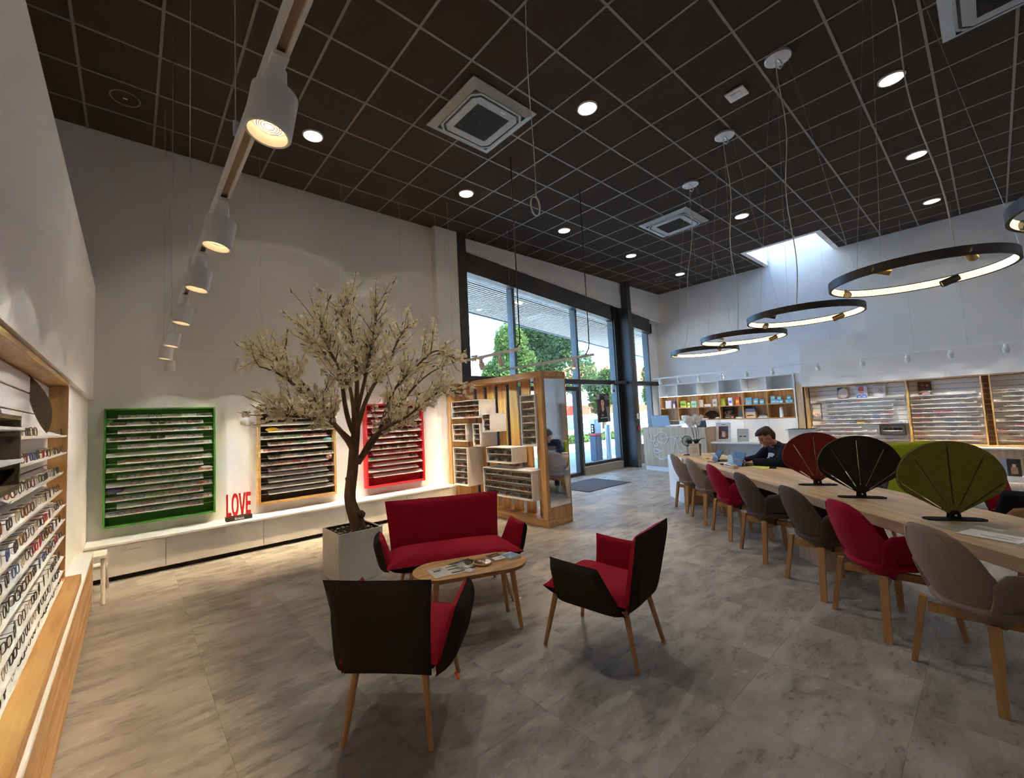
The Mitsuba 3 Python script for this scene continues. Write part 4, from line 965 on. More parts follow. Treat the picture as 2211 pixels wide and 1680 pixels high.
tr = thing('blossom_tree', 'artificial tree with dark trunk and cream blossoms in the white planter', 'tree')
def path(P0):
    from scipy.interpolate import make_interp_spline
    sp = make_interp_spline(np.linspace(0, 1, len(P0)), np.array(P0), k=min(3, len(P0) - 1))
    return sp(np.linspace(0, 1, 8 * len(P0)))
trunk_pts = path([(1.810, 4.486, 0.440), (1.804, 4.489, 0.575), (1.760, 4.506, 0.739), (1.764, 4.505, 0.907), (1.789, 4.494, 1.099), (1.801, 4.490, 1.269), (1.823, 4.481, 1.464), (1.818, 4.483, 1.638)])
rt = np.interp(np.linspace(0, 1, len(trunk_pts)), [0, .12, .3, .6, .85, 1], [.083, .074, .058, .056, .046, .040])
mt_ = MB().tube(trunk_pts, rt, 14)
for pp, rr in (([(1.832, 4.445, 0.605), (1.858, 4.435, 0.621), (1.872, 4.430, 0.634)], .040), ([(1.768, 4.524, 0.968), (1.742, 4.534, 0.990), (1.734, 4.538, 1.005)], .030)):
    mt_.tube(pp, [rr * 1.3, rr, rr * .6], 10)
obj('trunk', mt_, 'mat_bark', tr, smooth=True)
branches = [([(1.800, 4.490, 1.220), (1.725, 4.466, 1.397), (1.578, 4.449, 1.574), (1.433, 4.420, 1.720), (1.250, 4.385, 1.903), (1.076, 4.346, 2.044), (0.887, 4.366, 2.127)], 0.036),
            ([(1.834, 4.477, 1.144), (1.923, 4.463, 1.259), (2.059, 4.496, 1.399), (2.239, 4.532, 1.624), (2.437, 4.561, 1.809), (2.673, 4.576, 2.035), (3.003, 4.499, 2.239)], 0.036),
            ([(1.817, 4.483, 1.613), (1.851, 4.502, 1.838), (1.865, 4.518, 2.143), (1.855, 4.576, 2.459), (1.815, 4.592, 2.718), (1.750, 4.639, 2.903)], 0.032),
            ([(1.824, 4.481, 1.489), (1.943, 4.541, 1.737), (2.082, 4.594, 1.973), (2.297, 4.670, 2.230), (2.427, 4.673, 2.491), (2.640, 4.696, 2.774)], 0.03),
            ([(1.814, 4.485, 1.440), (1.705, 4.420, 1.688), (1.640, 4.338, 1.924), (1.561, 4.262, 2.150), (1.456, 4.250, 2.352), (1.399, 4.272, 2.489)], 0.028),
            ([(1.820, 4.482, 1.341), (1.609, 4.404, 1.524), (1.385, 4.278, 1.625), (1.156, 4.207, 1.654), (0.990, 4.165, 1.700)], 0.022),
            ([(1.870, 4.462, 1.214), (1.990, 4.308, 1.454), (2.104, 4.155, 1.544), (2.190, 3.960, 1.632), (2.276, 3.819, 1.744), (2.409, 3.712, 1.855)], 0.022),
            ([(1.821, 4.482, 1.563), (1.827, 4.372, 1.781), (1.834, 4.208, 2.059), (1.842, 4.097, 2.285), (1.860, 4.036, 2.490), (1.875, 3.977, 2.741)], 0.024),
            ([(1.816, 4.484, 1.539), (1.852, 4.631, 1.846), (1.821, 4.804, 2.174), (1.675, 4.970, 2.402), (1.600, 5.053, 2.517), (1.526, 5.136, 2.677)], 0.024),
            ([(2.073, 4.490, 1.423), (2.152, 4.405, 1.726), (2.253, 4.311, 1.977), (2.400, 4.146, 2.171), (2.546, 4.035, 2.320), (2.711, 3.916, 2.250)], 0.02),
            ([(1.433, 4.420, 1.720), (1.346, 4.562, 1.964), (1.214, 4.721, 2.144), (1.119, 4.866, 2.278), (1.049, 4.948, 2.300)], 0.02)]
tw_m, blossom, leafm = MB(), [], []
r_ = np.random.default_rng(5)
for bi, (pp, r0) in enumerate(branches):
    pts = path(pp)
    rad = np.linspace(r0, 0.006, len(pts))
    obj('branch', MB().tube(pts, rad, 8), 'mat_bark', tr, smooth=True)
    L = len(pts)
    for q in range(34):
        i0 = int(r_.integers(int(L * .30), L))
        p = pts[min(i0, L - 1)]
        d = pts[min(i0 + 1, L - 1)] - pts[max(i0 - 1, 0)]
        d /= np.linalg.norm(d) + 1e-9
        o = r_.normal(size=3) * np.array([1, 1, .7]); o -= d * (o @ d) * 0.4
        o /= np.linalg.norm(o)
        dr_ = d * .75 + o * .75 + np.array([0, 0, .22]); dr_ /= np.linalg.norm(dr_)
        ln = r_.uniform(.16, .42)
        mid = p + dr_ * ln * .5 + r_.normal(size=3) * .02
        end = p + dr_ * ln + np.array([0, 0, .03]) + r_.normal(size=3) * .03
        tt = np.linspace(0, 1, 6)[:, None]
        tw = (1 - tt) ** 2 * p + 2 * tt * (1 - tt) * mid + tt ** 2 * end
        tw_m.tube(tw, np.linspace(.0045, .0016, 6), 5)
        nb = int(r_.integers(8, 15))
        for _ in range(nb):
            t = r_.uniform(.25, 1.0)
            c = p * (1 - t) + end * t + r_.normal(size=3) * .018
            blossom.append(c)
        for _ in range(int(r_.integers(1, 4))):
            t = r_.uniform(.2, 1.0)
            leafm.append((p * (1 - t) + end * t + r_.normal(size=3) * .01, dr_))
    blossom += list(pts[int(L * .45)::3] + r_.normal(size=pts[int(L * .45)::3].shape) * .03)
obj('twigs', tw_m, 'mat_bark', tr, kind='stuff')
def flower(seed):
    rr = np.random.default_rng(seed)
    m = MB()
    for q in range(5):
        a = q * 72 + rr.uniform(-12, 12)
        s = .0185 * rr.uniform(.8, 1.25)
        m.add([[0, 0, 0], [s * .9, -s * .55, s * .35], [s * 1.45, 0, s * .6], [s * .9, s * .55, s * .35]], [[0, 1, 2, 3]], A(rz=a))
    return m.mesh()
fl = [flower(i) for i in range(6)]
bm = MB()
for c in blossom:
    R = trimesh.transformations.random_rotation_matrix(r_.random(3))
    R[:3, 3] = c
    bm.tm(fl[int(r_.integers(6))], R)
obj('blossoms', bm, 'mat_petal', tr, kind='stuff')
lm = MB()
for c, d in leafm:
    s = r_.uniform(.022, .04)
    o = np.cross(d, r_.normal(size=3)); o /= np.linalg.norm(o)
    d2 = d + o * .5; d2 /= np.linalg.norm(d2)
    w = np.cross(d2, o); w /= np.linalg.norm(w)
    lm.add([c, c + d2 * s * .9 + w * s * .22, c + d2 * s * 2, c + d2 * s * .9 - w * s * .22], [[0, 1, 2, 3]])
obj('leaves', lm, 'mat_leaf', tr, kind='stuff')
# ---------------------------------------------------------------- long table
TU, TN = np.array([0.711, 0.703, 0.0]), np.array([0.703, -0.711, 0.0])
TO = np.array([3.345, -0.065, 0.0])
TF = frame(TO, TU, TN, [0, 0, 1])        # local x along the table, y across it (0 = near edge), seen with z up it is mirrored: keep y flipped below
def tl(s, o, z=0.0):
    return TO + TU * s + TN * o + np.array([0, 0, z])
TM = frame(TO, TU, -TN, [0, 0, 1])       # right handed: local y = towards the camera side
TW = 0.78
tb = thing('long_table', 'very long pale oak consultation table with thick top and white end', 'table')
obj('tabletop', MB().rbox(-2.2, 5.66, -TW, 0.0, 0.66, 0.74, 0.004, TM), 'mat_oak_table', tb)
obj('end_panel', MB().rbox(4.95, 5.68, 0.0, 0.02, 0.0, 0.738, 0.003, TM).rbox(5.66, 5.68, -TW, 0.0, 0.0, 0.738, .003, TM), 'mat_white', tb)
obj('pedestal', MB().rbox(4.95, 5.655, -TW + .02, -0.002, 0.0, 0.66, 0.003, TM), 'mat_leg_oak', tb)
obj('pedestal', MB().rbox(1.95, 2.35, -.60, -.22, 0.0, 0.66, 0.003, TM), 'mat_oak_pale', tb)
obj('pedestal', MB().rbox(-1.5, -1.1, -.60, -.22, 0.0, 0.66, 0.003, TM), 'mat_oak_pale', tb)

# ---------------------------------------------------------------- shell chairs (local: facing +y, origin on the floor under the seat)
def thick(grid, t):
    """A closed sheet of thickness t from a (n, m, 3) grid."""
    n, m = grid.shape[:2]
    du = np.gradient(grid, axis=0); dv = np.gradient(grid, axis=1)
    nn = np.cross(du, dv); nn /= np.linalg.norm(nn, axis=2, keepdims=True) + 1e-12
    u = np.linspace(0, 1, n)[:, None]; v = np.linspace(0, 1, m)[None, :]
    e = np.clip(np.minimum(np.minimum(u, 1 - u), np.minimum(v, 1 - v)) * 9, 0, 1) ** 0.5
    off = nn * (t / 2 * (0.35 + 0.65 * e))[..., None]
    a, b = grid + off, grid - off
    V = np.vstack([a.reshape(-1, 3), b.reshape(-1, 3)])
    i, j = np.meshgrid(np.arange(n - 1), np.arange(m - 1), indexing='ij')
    q = i * m + j
    f = np.stack([q, q + m, q + m + 1, q + 1], -1).reshape(-1, 4)
    g = f[:, ::-1] + n * m
    rim = [i * m for i in range(n)] + [(n - 1) * m + j for j in range(1, m)] + [i * m + m - 1 for i in range(n - 2, -1, -1)] + [j for j in range(m - 2, 0, -1)]
    rim = np.array(rim)
    nx = np.roll(rim, -1)
    r = np.stack([nx, rim, rim + n * m, nx + n * m], -1)
    return trimesh.Trimesh(V, np.vstack([x for F in (f, g, r) for x in (F[:, [0, 1, 2]], F[:, [0, 2, 3]])]), process=False)
u, v = np.meshgrid(np.linspace(-1, 1, 19), np.linspace(0, 1, 17), indexing='ij')
wv = np.interp(v, [0, .15, .45, .75, .92, 1], [.13, .20, .235, .205, .165, .10])
bx_ = u * wv
by_ = -0.20 - 0.115 * v ** 0.9 + 0.16 * (bx_ / .235) ** 2 * (.5 + .4 * (1 - v)) - 0.02 * np.sin(v * 3.1)
by_ = by_ + 0.09 * (1 - v) ** 3
bz_ = 0.385 + 0.475 * v - 0.03 * (1 - v) ** 2 - 0.012 * u ** 2 * v
back = thick(np.stack([bx_, by_, bz_], -1), 0.035)
def arm(s):
    u, v = np.meshgrid(np.linspace(0, 1, 16), np.linspace(0, 1, 11), indexing='ij')
    x = .205 + .075 * np.sin(u * 1.5) * (0.35 + .65 * v) + .02 * v
    y = -.165 - .035 * v + u * (.36 + .05 * v)
    h = np.interp(u, [0, .12, .45, .8, .93, 1], [.20, .255, .262, .245, .205, .12])
    z = .405 + .02 * u + v * h
    x = x - 0.07 * (1 - v) ** 2
    return thick(np.stack([s * x, y, z], -1)[:: (1 if s < 0 else -1)], 0.034)
u, v = np.meshgrid(np.linspace(-1, 1, 17), np.linspace(-1, 1, 17), indexing='ij')
sx_, sy_ = u * np.sqrt(1 - v ** 2 / 2.4), v * np.sqrt(1 - u ** 2 / 2.4)
seat = thick(np.stack([sx_ * .235, sy_ * .245 + .02, .435 + .02 * u ** 2 - .02 * np.clip(v, 0, 1) ** 2 - .012 * (1 - u ** 2) * (1 - v ** 2)], -1), 0.06)
chair_parts = [('seat', P(seat, True), 'F'), ('backrest', P(back, True), 'F'), ('armrest', P(arm(-1), True), 'F'), ('armrest', P(arm(1), True), 'F')]
def bar4(p0, p1, w0, t0, w1, t1):
    p0, p1 = np.array(p0, float), np.array(p1, float)
    d = (p1 - p0) / np.linalg.norm(p1 - p0)
    rad = np.array([p0[0], p0[1], 0]); rad /= np.linalg.norm(rad)
    b = np.cross(d, rad); b /= np.linalg.norm(b); a = np.cross(b, d)
    V = [p + a * sa * t / 2 + b * sb * w / 2 for p, w, t in ((p0, w0, t0), (p1, w1, t1)) for sa, sb in ((-1, -1), (1, -1), (1, 1), (-1, 1))]
    h = trimesh.convex.convex_hull(np.array(V))
    return h
for ax, ay in ((-.245, .235), (.245, .235), (-.245, -.235), (.245, -.235)):
    chair_parts.append(('leg', P(bar4((ax, ay, 0), (ax * .80, ay * .80, .40), .040, .026, .046, .032)), 'mat_leg_oak'))
sm_ = MB()
for sg in (-1, 1):
    ii = 9 + sg * 6
    sm_.tube(np.stack([bx_[ii], by_[ii] - .0185, bz_[ii]], -1)[1:-1], .0022, 6)
chair_parts.append(('seam', P(sm_, True), 'F'))
chair_parts.append(('cross_rail', P(MB().box(-.255, -.035, -.016, .016, .315, .365, A(rz=43.8)).box(.035, .255, -.016, .016, .315, .365, A(rz=43.8)).box(-.255, -.035, -.016, .016, .315, .365, A(rz=-43.8)).box(.035, .255, -.016, .016, .315, .365, A(rz=-43.8))), 'mat_leg_oak'))
chair_parts.append(('hub', P(MB().rbox(-.036, .036, -.036, .036, .31, .40, .006).box(-.10, .10, -.10, .10, .392, .400)), 'mat_black_metal'))
ang0 = math.degrees(math.atan2(TN[1], TN[0])) - 90
near = [(.27, 'mat_taupe', 'taupe'), (.95, 'mat_raspberry', 'raspberry red'), (1.56, 'mat_brown_grey', 'dark brown grey'), (2.41, 'mat_brown_grey', 'dark brown grey'), (3.16, 'mat_raspberry', 'raspberry red'), (3.88, 'mat_taupe', 'taupe'), (4.56, 'mat_taupe', 'taupe')]
nl = ['nearest the camera', 'second from the camera', 'third from the camera', 'fourth from the camera', 'fifth from the camera', 'second from the white table end', 'at the white table end']
for (s, m, cn_), wl in zip(near, nl):
    p = tl(s, 0.03)
    stamp(chair_parts, 'shell_chair', A(p[0], p[1], 0, ang0), f'{cn_} shell chair with oak legs, {wl} along the near side', 'chair', 'shell chairs along the near side of the long table', {'F': m})
for s, o, m, cn_, dr_ in ((-.62, .03, 'mat_taupe', 'taupe', 0),):
    p = tl(s, o)
    stamp(chair_parts, 'shell_chair', A(p[0], p[1], 0, ang0), 'taupe shell chair beyond the right edge of the photo on the near side of the table', 'chair', None, {'F': m})
for s, o, m, lab in ((0.88, 0.98, 'mat_camel', 'camel brown shell chair on the far side of the table at the right edge'), (3.87, 1.04, 'mat_taupe', 'shell chair under the person in the navy sweater'), (2.75, 1.06, 'mat_brown_grey', 'dark shell chair on the far side of the table behind the fan dividers')):
    p = tl(s, o)
    if s < 1:
        p = np.array([5.10, -0.32, 0])
    stamp(chair_parts, 'shell_chair', A(p[0], p[1], 0, ang0 + 180), lab, 'chair', None, {'F': m})

# ---------------------------------------------------------------- fan dividers
def fan(s, o, m, m2, label, yaw=0.0):
    k = thing('fan_divider', label, 'desk divider', 'felt fan dividers on the long table')
    p = tl(s, o, 0.74)
    # the blade stands across the table
    ex = TN * math.cos(yaw) - TU * math.sin(yaw)
    F = frame(p + np.array([0, 0, 0.0]), ex, -np.cross(ex, [0, 0, 1.0]) * -1, [0, 0, 1])
    F[:3, 1] = np.cross([0, 0, 1.0], ex)
    obj('base', MB().prism(LineString([(-.118, 0), (.118, 0)]).buffer(0.048, 12), 0.006, F @ A(0, 0, 0.0005)), 'mat_black', k)
    obj('clamp', MB().prism(Polygon([(-.032, 0), (.032, 0), (.026, .04), (.012, .056), (-.012, .056), (-.026, .04)]), 0.008, F @ frame([0, .012, .006], [1, 0, 0], [0, 0, 1], [0, -1, 0]) @ A(0, 0, -.008)).prism(Polygon([(-.032, 0), (.032, 0), (.026, .04), (.012, .056), (-.012, .056), (-.026, .04)]), 0.008, F @ frame([0, -.012, .006], [1, 0, 0], [0, 0, 1], [0, -1, 0])).box(-.03, .03, -.012, .012, .006, .012, F), 'mat_black', k)
    obj('bolt', MB().tube([(F @ [0, .024, .032, 1])[:3], (F @ [0, -.024, .032, 1])[:3]], .006, 8), 'mat_chrome', k)
    prof = [(0.0, .0)] + [(.028, .0)]
    ctrl = np.array([(.03, .02), (.20, .11), (.285, .158), (.328, .21), (.338, .275), (.318, .345), (.262, .42), (.175, .475), (.09, .503), (0, .512)])
    from scipy.interpolate import make_interp_spline
    sp = make_interp_spline(np.linspace(0, 1, len(ctrl)), ctrl, k=2)(np.linspace(0, 1, 40))
    sp = sp * [.85, .975]
    poly = Polygon(np.vstack([sp, sp[::-1] * [-1, 1]]))
    for a in (-54, -28, 0, 28, 54):
        sa, ca = math.sin(math.radians(a)) * .865, math.cos(math.radians(a)) * .975
        L0, L1 = .085, {0: .47, 28: .44, 54: .375}[abs(a)]
        poly = poly.difference(LineString([(sa * L0, ca * L0), (sa * L1, ca * L1)]).buffer(0.0045, 4))
    for dy, mm in ((-.0055, m), (.0055, m2)):
        obj('blade', MB().prism(poly, 0.0105, F @ frame([0, dy + .00525, .022], [1, 0, 0], [0, 0, 1], [0, -1, 0])), mm, k)
fan(0.81, 0.363, 'mat_felt_green', 'mat_felt_black', 'olive green felt fan divider, largest and nearest on the table', 0.24)
fan(1.58, 0.335, 'mat_felt_black', 'mat_felt_green', 'black felt fan divider between the red and green ones', 0.32)
fan(2.22, 0.385, 'mat_felt_red', 'mat_felt_red', 'brick red felt fan divider, farthest from the camera', 0.19)

# ---------------------------------------------------------------- things on the table
def tsheet(name, lab, cat, w, h, s, o, rz, m, t=.002, prints=(), z=.7403, **kw):
    return sheet(name, lab, cat, w, h, s, -o, rz, z, m, t, prints, O=TM, **kw)
tsheet('table_mat', 'grey flat sheet on the table in front of the green fan', 'sheet', .42, .30, .48, .30, 10, paint(150, 146, 132), .0015, [(-.15, -.02, .02, .08, paint(188, 182, 165)), (.02, .16, -.10, -.05, paint(196, 190, 172))])
tsheet('paper_fan_sheet', 'pale printed paper lying on the grey sheet in front of the green fan', 'paper', .26, .18, .42, .22, 24, 'mat_paper', .0015, [(-.10, .04, .02, .035, 'mat_grey_print'), (-.10, .0, -.03, -.02, 'mat_grey_print')], z=.7425)
tsheet('plastic_folder', 'yellow plastic folder on the table in front of the person', 'folder', 0.34, .24, 3.62, .56, 15, 'mat_pvc_yellow', .004)
tsheet('phone', 'black phone lying on the yellow folder', 'phone', .075, .15, 3.50, .64, 60, 'mat_black', .008, [(-.034, .034, -.068, .068, 'mat_screen_dark')], z=.7448)
tsheet('keyboard_pad', 'thin white notepad behind the yellow folder', 'notepad', .24, .10, 3.86, .66, 12, 'mat_paper', .012)
def tablet(s, o, yaw, lab, sw=.27, sh=.19, tilt=24, kb=True):
    k = thing('tablet_computer', lab, 'tablet computer')
    F = frame(tl(s, o, .7405), TN * math.cos(yaw) + TU * math.sin(yaw), TU * -math.cos(yaw) + TN * math.sin(yaw), [0, 0, 1])
    F[:3, 1] = np.cross([0, 0, 1], F[:3, 0])                 # local x: towards the user, y: sideways
    S = F @ A(0, 0, .006, ry=tilt)
    obj('screen_body', MB().rbox(-.004, .004, -sw / 2, sw / 2, 0, sh, .002, S), paint(44, 46, 50, .4), k)
    obj('screen', MB().box(.004, .0046, -sw / 2 + .01, sw / 2 - .01, .012, sh - .01, S), 'mat_screen_dark', k)
    K = F @ A(-.012, 0, .105, ry=-32)
    obj('kickstand', MB().rbox(-.003, .0, -sw / 2 + .01, sw / 2 - .01, -.112, .0, .001, K), paint(176, 204, 226, .35), k)
    obj('logo', MB().box(-.0036, -.003, -.012, .012, -.06, -.036, K), paint(120, 140, 160), k)
    if kb:
        kk = obj('keyboard', MB().rbox(.012, .215, -sw / 2, sw / 2, .0, .006, .002, F), paint(70, 72, 80), k)
        km = MB()
        for r in range(5):
            for c in range(12):
                km.box(.035 + r * .022, .053 + r * .022, -sw / 2 + .012 + c * .0206, -sw / 2 + .029 + c * .0206, .006, .008, F)
        obj('keys', km, 'mat_ink', kk, kind='stuff')
    return k
tablet(3.84, 0.335, 0.1, 'tablet computer with kickstand that the person is typing on')
tablet(4.46, 0.31, -0.12, 'second tablet computer with pale blue back and kickstand beside the orchid', .27, .18, 30)
# white dock with arched pale blue back in front of the tablet
k = thing('tablet_dock', 'white charging dock with a pale blue arched back at the near edge of the table', 'dock')
F = frame(tl(3.70, .20, .7405), TU, -TN, [0, 0, 1])
obj('base', MB().rbox(-.10, .12, -.03, .035, 0, .045, .006, F), 'mat_white', k)
obj('slot', MB().box(-.08, .085, .012, .0355, .022, .034, F).box(-.08, .085, .0, .012, .0449, .0462, F), 'mat_ink', k)
obj('arch', MB().prism(Polygon([(-.085, 0), (.085, 0)] + [(.085 * math.cos(t), .05 + .07 * math.sin(t)) for t in np.linspace(0, math.pi, 16)]), .008, F @ frame([0.01, -.012, .046], [1, 0, 0], [0, 0, 1], [0, -1, 0])), paint(168, 200, 222, .4), k)
obj('logo', MB().box(.0, .018, -.0118, -.0112, .085, .115, F), 'mat_white', k)
obj('side_box', MB().rbox(-.165, -.105, -.03, .03, 0, .04, .003, F), paint(198, 172, 140), k)
k = thing('charging_cable', 'thin dark cable looping on the table by the second tablet', 'cable')
c0 = [tl(4.30 + .09 * math.cos(t), .20 + .045 * math.sin(t), .744) for t in np.linspace(.5, 6.6, 30)]
obj('wire', MB().tube(c0 + [tl(4.3, .27, .744), tl(4.15, .25, .744), tl(4.02, .22, .744)], .003, 6), paint(60, 66, 72), k)
obj('plug', MB().rbox(3.96, 4.02, -.235, -.20, .7405, .758, .003, TM), 'mat_ink', k)
k = thing('charging_cable', 'black cable arching up to the back of the first tablet', 'cable')
obj('wire', MB().tube([tl(4.40 - .36 * t, .50 - .14 * t, .742 + .20 * math.sin(t * 1.75)) for t in np.linspace(0, 1, 16)], .003, 6), paint(60, 66, 72), k)
obj('clip', MB().rbox(4.38, 4.43, -.52, -.48, .7405, .75, .002, TM), 'mat_ink', k)
# orchid
orc = thing('orchid', 'white orchid in a brown square pot near the far end of the table', 'orchid')
oc = tl(5.30, .36, .7405)
OF = A(oc[0], oc[1], oc[2], 45)
obj('pot', MB().add([[sx * w, sy * w, z] for w, z in ((.045, 0), (.058, .20)) for sx, sy in ((-1, -1), (1, -1), (1, 1), (-1, 1))], [[0, 3, 2, 1], [0, 1, 5, 4], [1, 2, 6, 5], [2, 3, 7, 6], [3, 0, 4, 7], [4, 5, 6, 7]], OF), paint(112, 84, 72), orc)
tips = []
rr = random.Random(4)
for q in range(5):
    a = q * 1.25
    x, y = .03 * math.cos(a), .03 * math.sin(a)
    lean = np.array([-.42, .36, 0]) * (-.12 + .11 * q) + np.array([rr.uniform(-.05, .05), rr.uniform(-.05, .05), 0])
    pts = [oc + np.array([x, y, .19]), oc + np.array([x * 1.6, y * 1.6, .38]), oc + np.array([x * 2, y * 2, .54]) + lean * .3, oc + np.array([x, y, .64]) + lean]
    obj('stem', MB().tube(path(pts), .0035, 6), paint(40, 62, 30), orc)
    tips.append((pts[2], pts[3]))
for q in range(7):
    a = q * .9 + .3
    L = rr.uniform(.16, .24)
    d = np.array([math.cos(a), math.sin(a), 0])
    w = np.array([-d[1], d[0], 0])
    t = np.linspace(0, 1, 8)
    c = np.array([oc + [0, 0, .19] + d * L * .62 * u + np.array([0, 0, L * (1.0 * u - .55 * u * u)]) for u in t])
    wd = .028 * np.sin(np.pi * (t * .9 + .08)) ** .7
    V = np.stack([c - w * wd[:, None], c + np.array([0, 0, -.006]), c + w * wd[:, None]], 1).reshape(-1, 3)
    Fq = [[i * 3 + j, i * 3 + j + 3, i * 3 + j + 4, i * 3 + j + 1] for i in range(7) for j in range(2)]
    obj('leaf', MB().add(V, Fq), 'mat_leaf_dark', orc, smooth=True)
def orchid_flower():
    m = MB()
    for a, s in ((0, 1.0), (72, .95), (144, .8), (216, .8), (288, .95)):
        n = 7
        V, Fq = [[0, 0, 0]], []
        for i, t in enumerate(np.linspace(-.55, .55, n)):
            r = .047 * s * (1 - (t / .62) ** 4 * .45)
            V.append([r * math.cos(t), r * math.sin(t), .008 * math.cos(t * 3)])
        for i in range(1, n):
            Fq.append([0, i, i + 1])
        m.add(V, Fq, A(rz=a + 90))
    m.lathe([(0, .014), (.006, .010), (.007, .0)], 8)
    return m.mesh()
ofl = P(orchid_flower())
for p2, p3 in tips:
    for q in range(6):
        c = p2 + (p3 - p2) * (q / 5) + np.array([rr.uniform(-.035, .035), rr.uniform(-.035, .035), rr.uniform(-.02, .035)])
        d = np.array([-.7 + rr.uniform(-.7, .5), -.6 + rr.uniform(-.5, .7), rr.uniform(-.3, .4)])
        obj('flower', ofl, 'mat_petal_white', orc, to_world=aim(c, d))
k = thing('notice_sign', 'white folded notice card in front of the orchid pot', 'sign')
F = frame(tl(5.16, .27, .7405), [.5, -.866, 0], [0, 0, 1.0], [-.866, -.5, 0])
obj('card', MB().box(-.075, .075, 0, .215, 0, .003, F), 'mat_paper', k)
for z0, a, b, mm in ((.185, -.055, -.045, 'mat_ink'), (.185, -.03, .02, 'mat_grey_print'), (.155, -.01, .01, 'mat_grey_print'), (.135, -.045, .045, 'mat_grey_print'), (.12, -.05, .05, 'mat_grey_print'), (.095, -.04, .04, paint(70, 90, 140)), (.075, -.05, .05, 'mat_grey_print'), (.06, -.03, .03, 'mat_grey_print'), (.02, .04, .055, paint(60, 60, 110))):
    obj('print', MB().box(a, b, z0, z0 + .007, .003, .0035, F), mm, k)
obj('back_card', MB().box(-.075, .075, 0, .215, -.003, 0, F @ A(0, 0, -.03, rx=6)), paint(180, 210, 235), k)
k = thing('table_mirror', 'round black rimmed make-up mirror on a stand at the far end of the table', 'mirror')
mc = tl(5.42, .25, .7405)
obj('base', MB().lathe([(0, 0), (.075, 0), (.075, .008), (0, .010)], 24, A(*mc)), 'mat_black', k)
obj('stem', MB().tube([mc + [0, 0, .008], mc + [0, 0, .16]], .006, 8), paint(92, 60, 50), k)
MF = aim(mc + np.array([0, 0, .245]), [-.62, -.74, .12])
obj('rim', MB().tube([(.088 * math.cos(t), .088 * math.sin(t), 0) for t in np.linspace(0, 6.2832, 33)[:-1]], .0045, 6, closed=True, A=MF), 'mat_black', k, smooth=True)
obj('glass', MB().lathe([(0, .001), (.086, .001), (.086, -.001), (0, -.001)], 28, MF), 'mat_mirror', k)
obj('cross_bar', MB().tube([(-.087, -.02, -.006), (.087, .03, -.006)], .006, 6, A=MF), 'mat_black', k)
k = thing('yellow_tape', 'small yellow adhesive roll on the table between the orchid and the second tablet', 'tape')
obj('roll', MB().lathe([(.018, 0), (.03, 0), (.03, .022), (.018, .022), (.018, 0)], 16, A(*tl(4.72, .30, .7405))), paint(225, 200, 70), k)
obj('core', MB().lathe([(.014, .001), (.018, .001), (.018, .021), (.014, .021), (.014, .001)], 16, A(*tl(4.72, .30, .7405))), 'mat_paper', k)
k = thing('paper_stack', 'low stack of grey and white papers on the table behind the tablets', 'paper stack')
for q in range(4):
    obj('sheet', MB().box(-.15, .15, -.105, .105, 0, .006, TM @ A(4.25, -.60, .7405 + q * .0065, 4 - q * 3)), 'mat_paper' if q % 2 else paint(120, 112, 105), k)
# ---------------------------------------------------------------- person at the table
def ball(p, r):
    return m3.Manifold.sphere(float(r), 14).translate([float(x) for x in p])
def bone(*pr):
    return m3.Manifold.batch_hull([ball(p, r) for p, r in pr])
def flesh(ms, edge=0.012, it=12, lamb=0.5):
    u = m3.Manifold.batch_boolean(ms, m3.OpType.Add).refine_to_length(edge)
    g = u.to_mesh()
    t = trimesh.Trimesh(g.vert_properties[:, :3], g.tri_verts, process=True)
    trimesh.smoothing.filter_taubin(t, lamb=lamb, nu=lamb + .02, iterations=it)
    return t
pp = tl(3.85, 1.04)
PO = A(pp[0], pp[1], 0, math.degrees(math.atan2(-TN[1], -TN[0])) - 90)
SH = {-1: (-.19, .12, .955), 1: (.19, .12, .955)}
EL = {-1: (-.265, .275, .795), 1: (.245, .28, .80)}
WR = {-1: (-.095, .50, .792), 1: (.085, .53, .792)}
HC_ = A(0, .262, 1.10, 0, -24)                 # head frame, looking down
def hp(x, y, z):
    return (HC_ @ [x, y, z, 1])[:3]
def arm_bones(s, k, end=1.0):
    w = np.array(EL[s]) + (np.array(WR[s]) - np.array(EL[s])) * end
    return [bone((SH[s], .058 + k), (EL[s], .042 + k)), bone((EL[s], .041 + k), (w, .030 + k))]
def hand(s):
    w = np.array(WR[s])
    f = np.array([-.10 * s, 1.0, -.10]); f /= np.linalg.norm(f)
    side = np.array([s * -1.0, -.10, 0.0]); side -= f * (side @ f); side /= np.linalg.norm(side)   # towards the thumb
    up = np.cross(side, f) * (1 if np.cross(side, f)[2] > 0 else -1)
    out = [bone((w, .026), (w + f * .03, .024)), bone((w + f * .035 + side * .026, .014), (w + f * .035 - side * .024, .013), (w + f * .088 + side * .030, .012), (w + f * .080 - side * .030, .011))]
    for q, (o, L) in enumerate(((.030, .072), (.010, .080), (-.010, .074), (-.030, .058))):
        a = w + f * (.086 - abs(o) * .12) + side * o
        b = a + f * L * .45 + up * .012 + side * o * .12
        c = b + f * L * .32 - up * .012
        d = c + f * L * .22 - up * .017
        out += [bone((a, .0098), (b, .0088)), bone((b, .0088), (c, .0080)), bone((c, .0080), (d, .0070))]
    a = w + f * .030 + side * .022
    b = a + f * .035 + side * .028 - up * .004
    c = b + f * .030 + side * .008 - up * .006
    out += [bone((a, .015), (b, .0105)), bone((b, .0105), (c, .0088))]
    return out
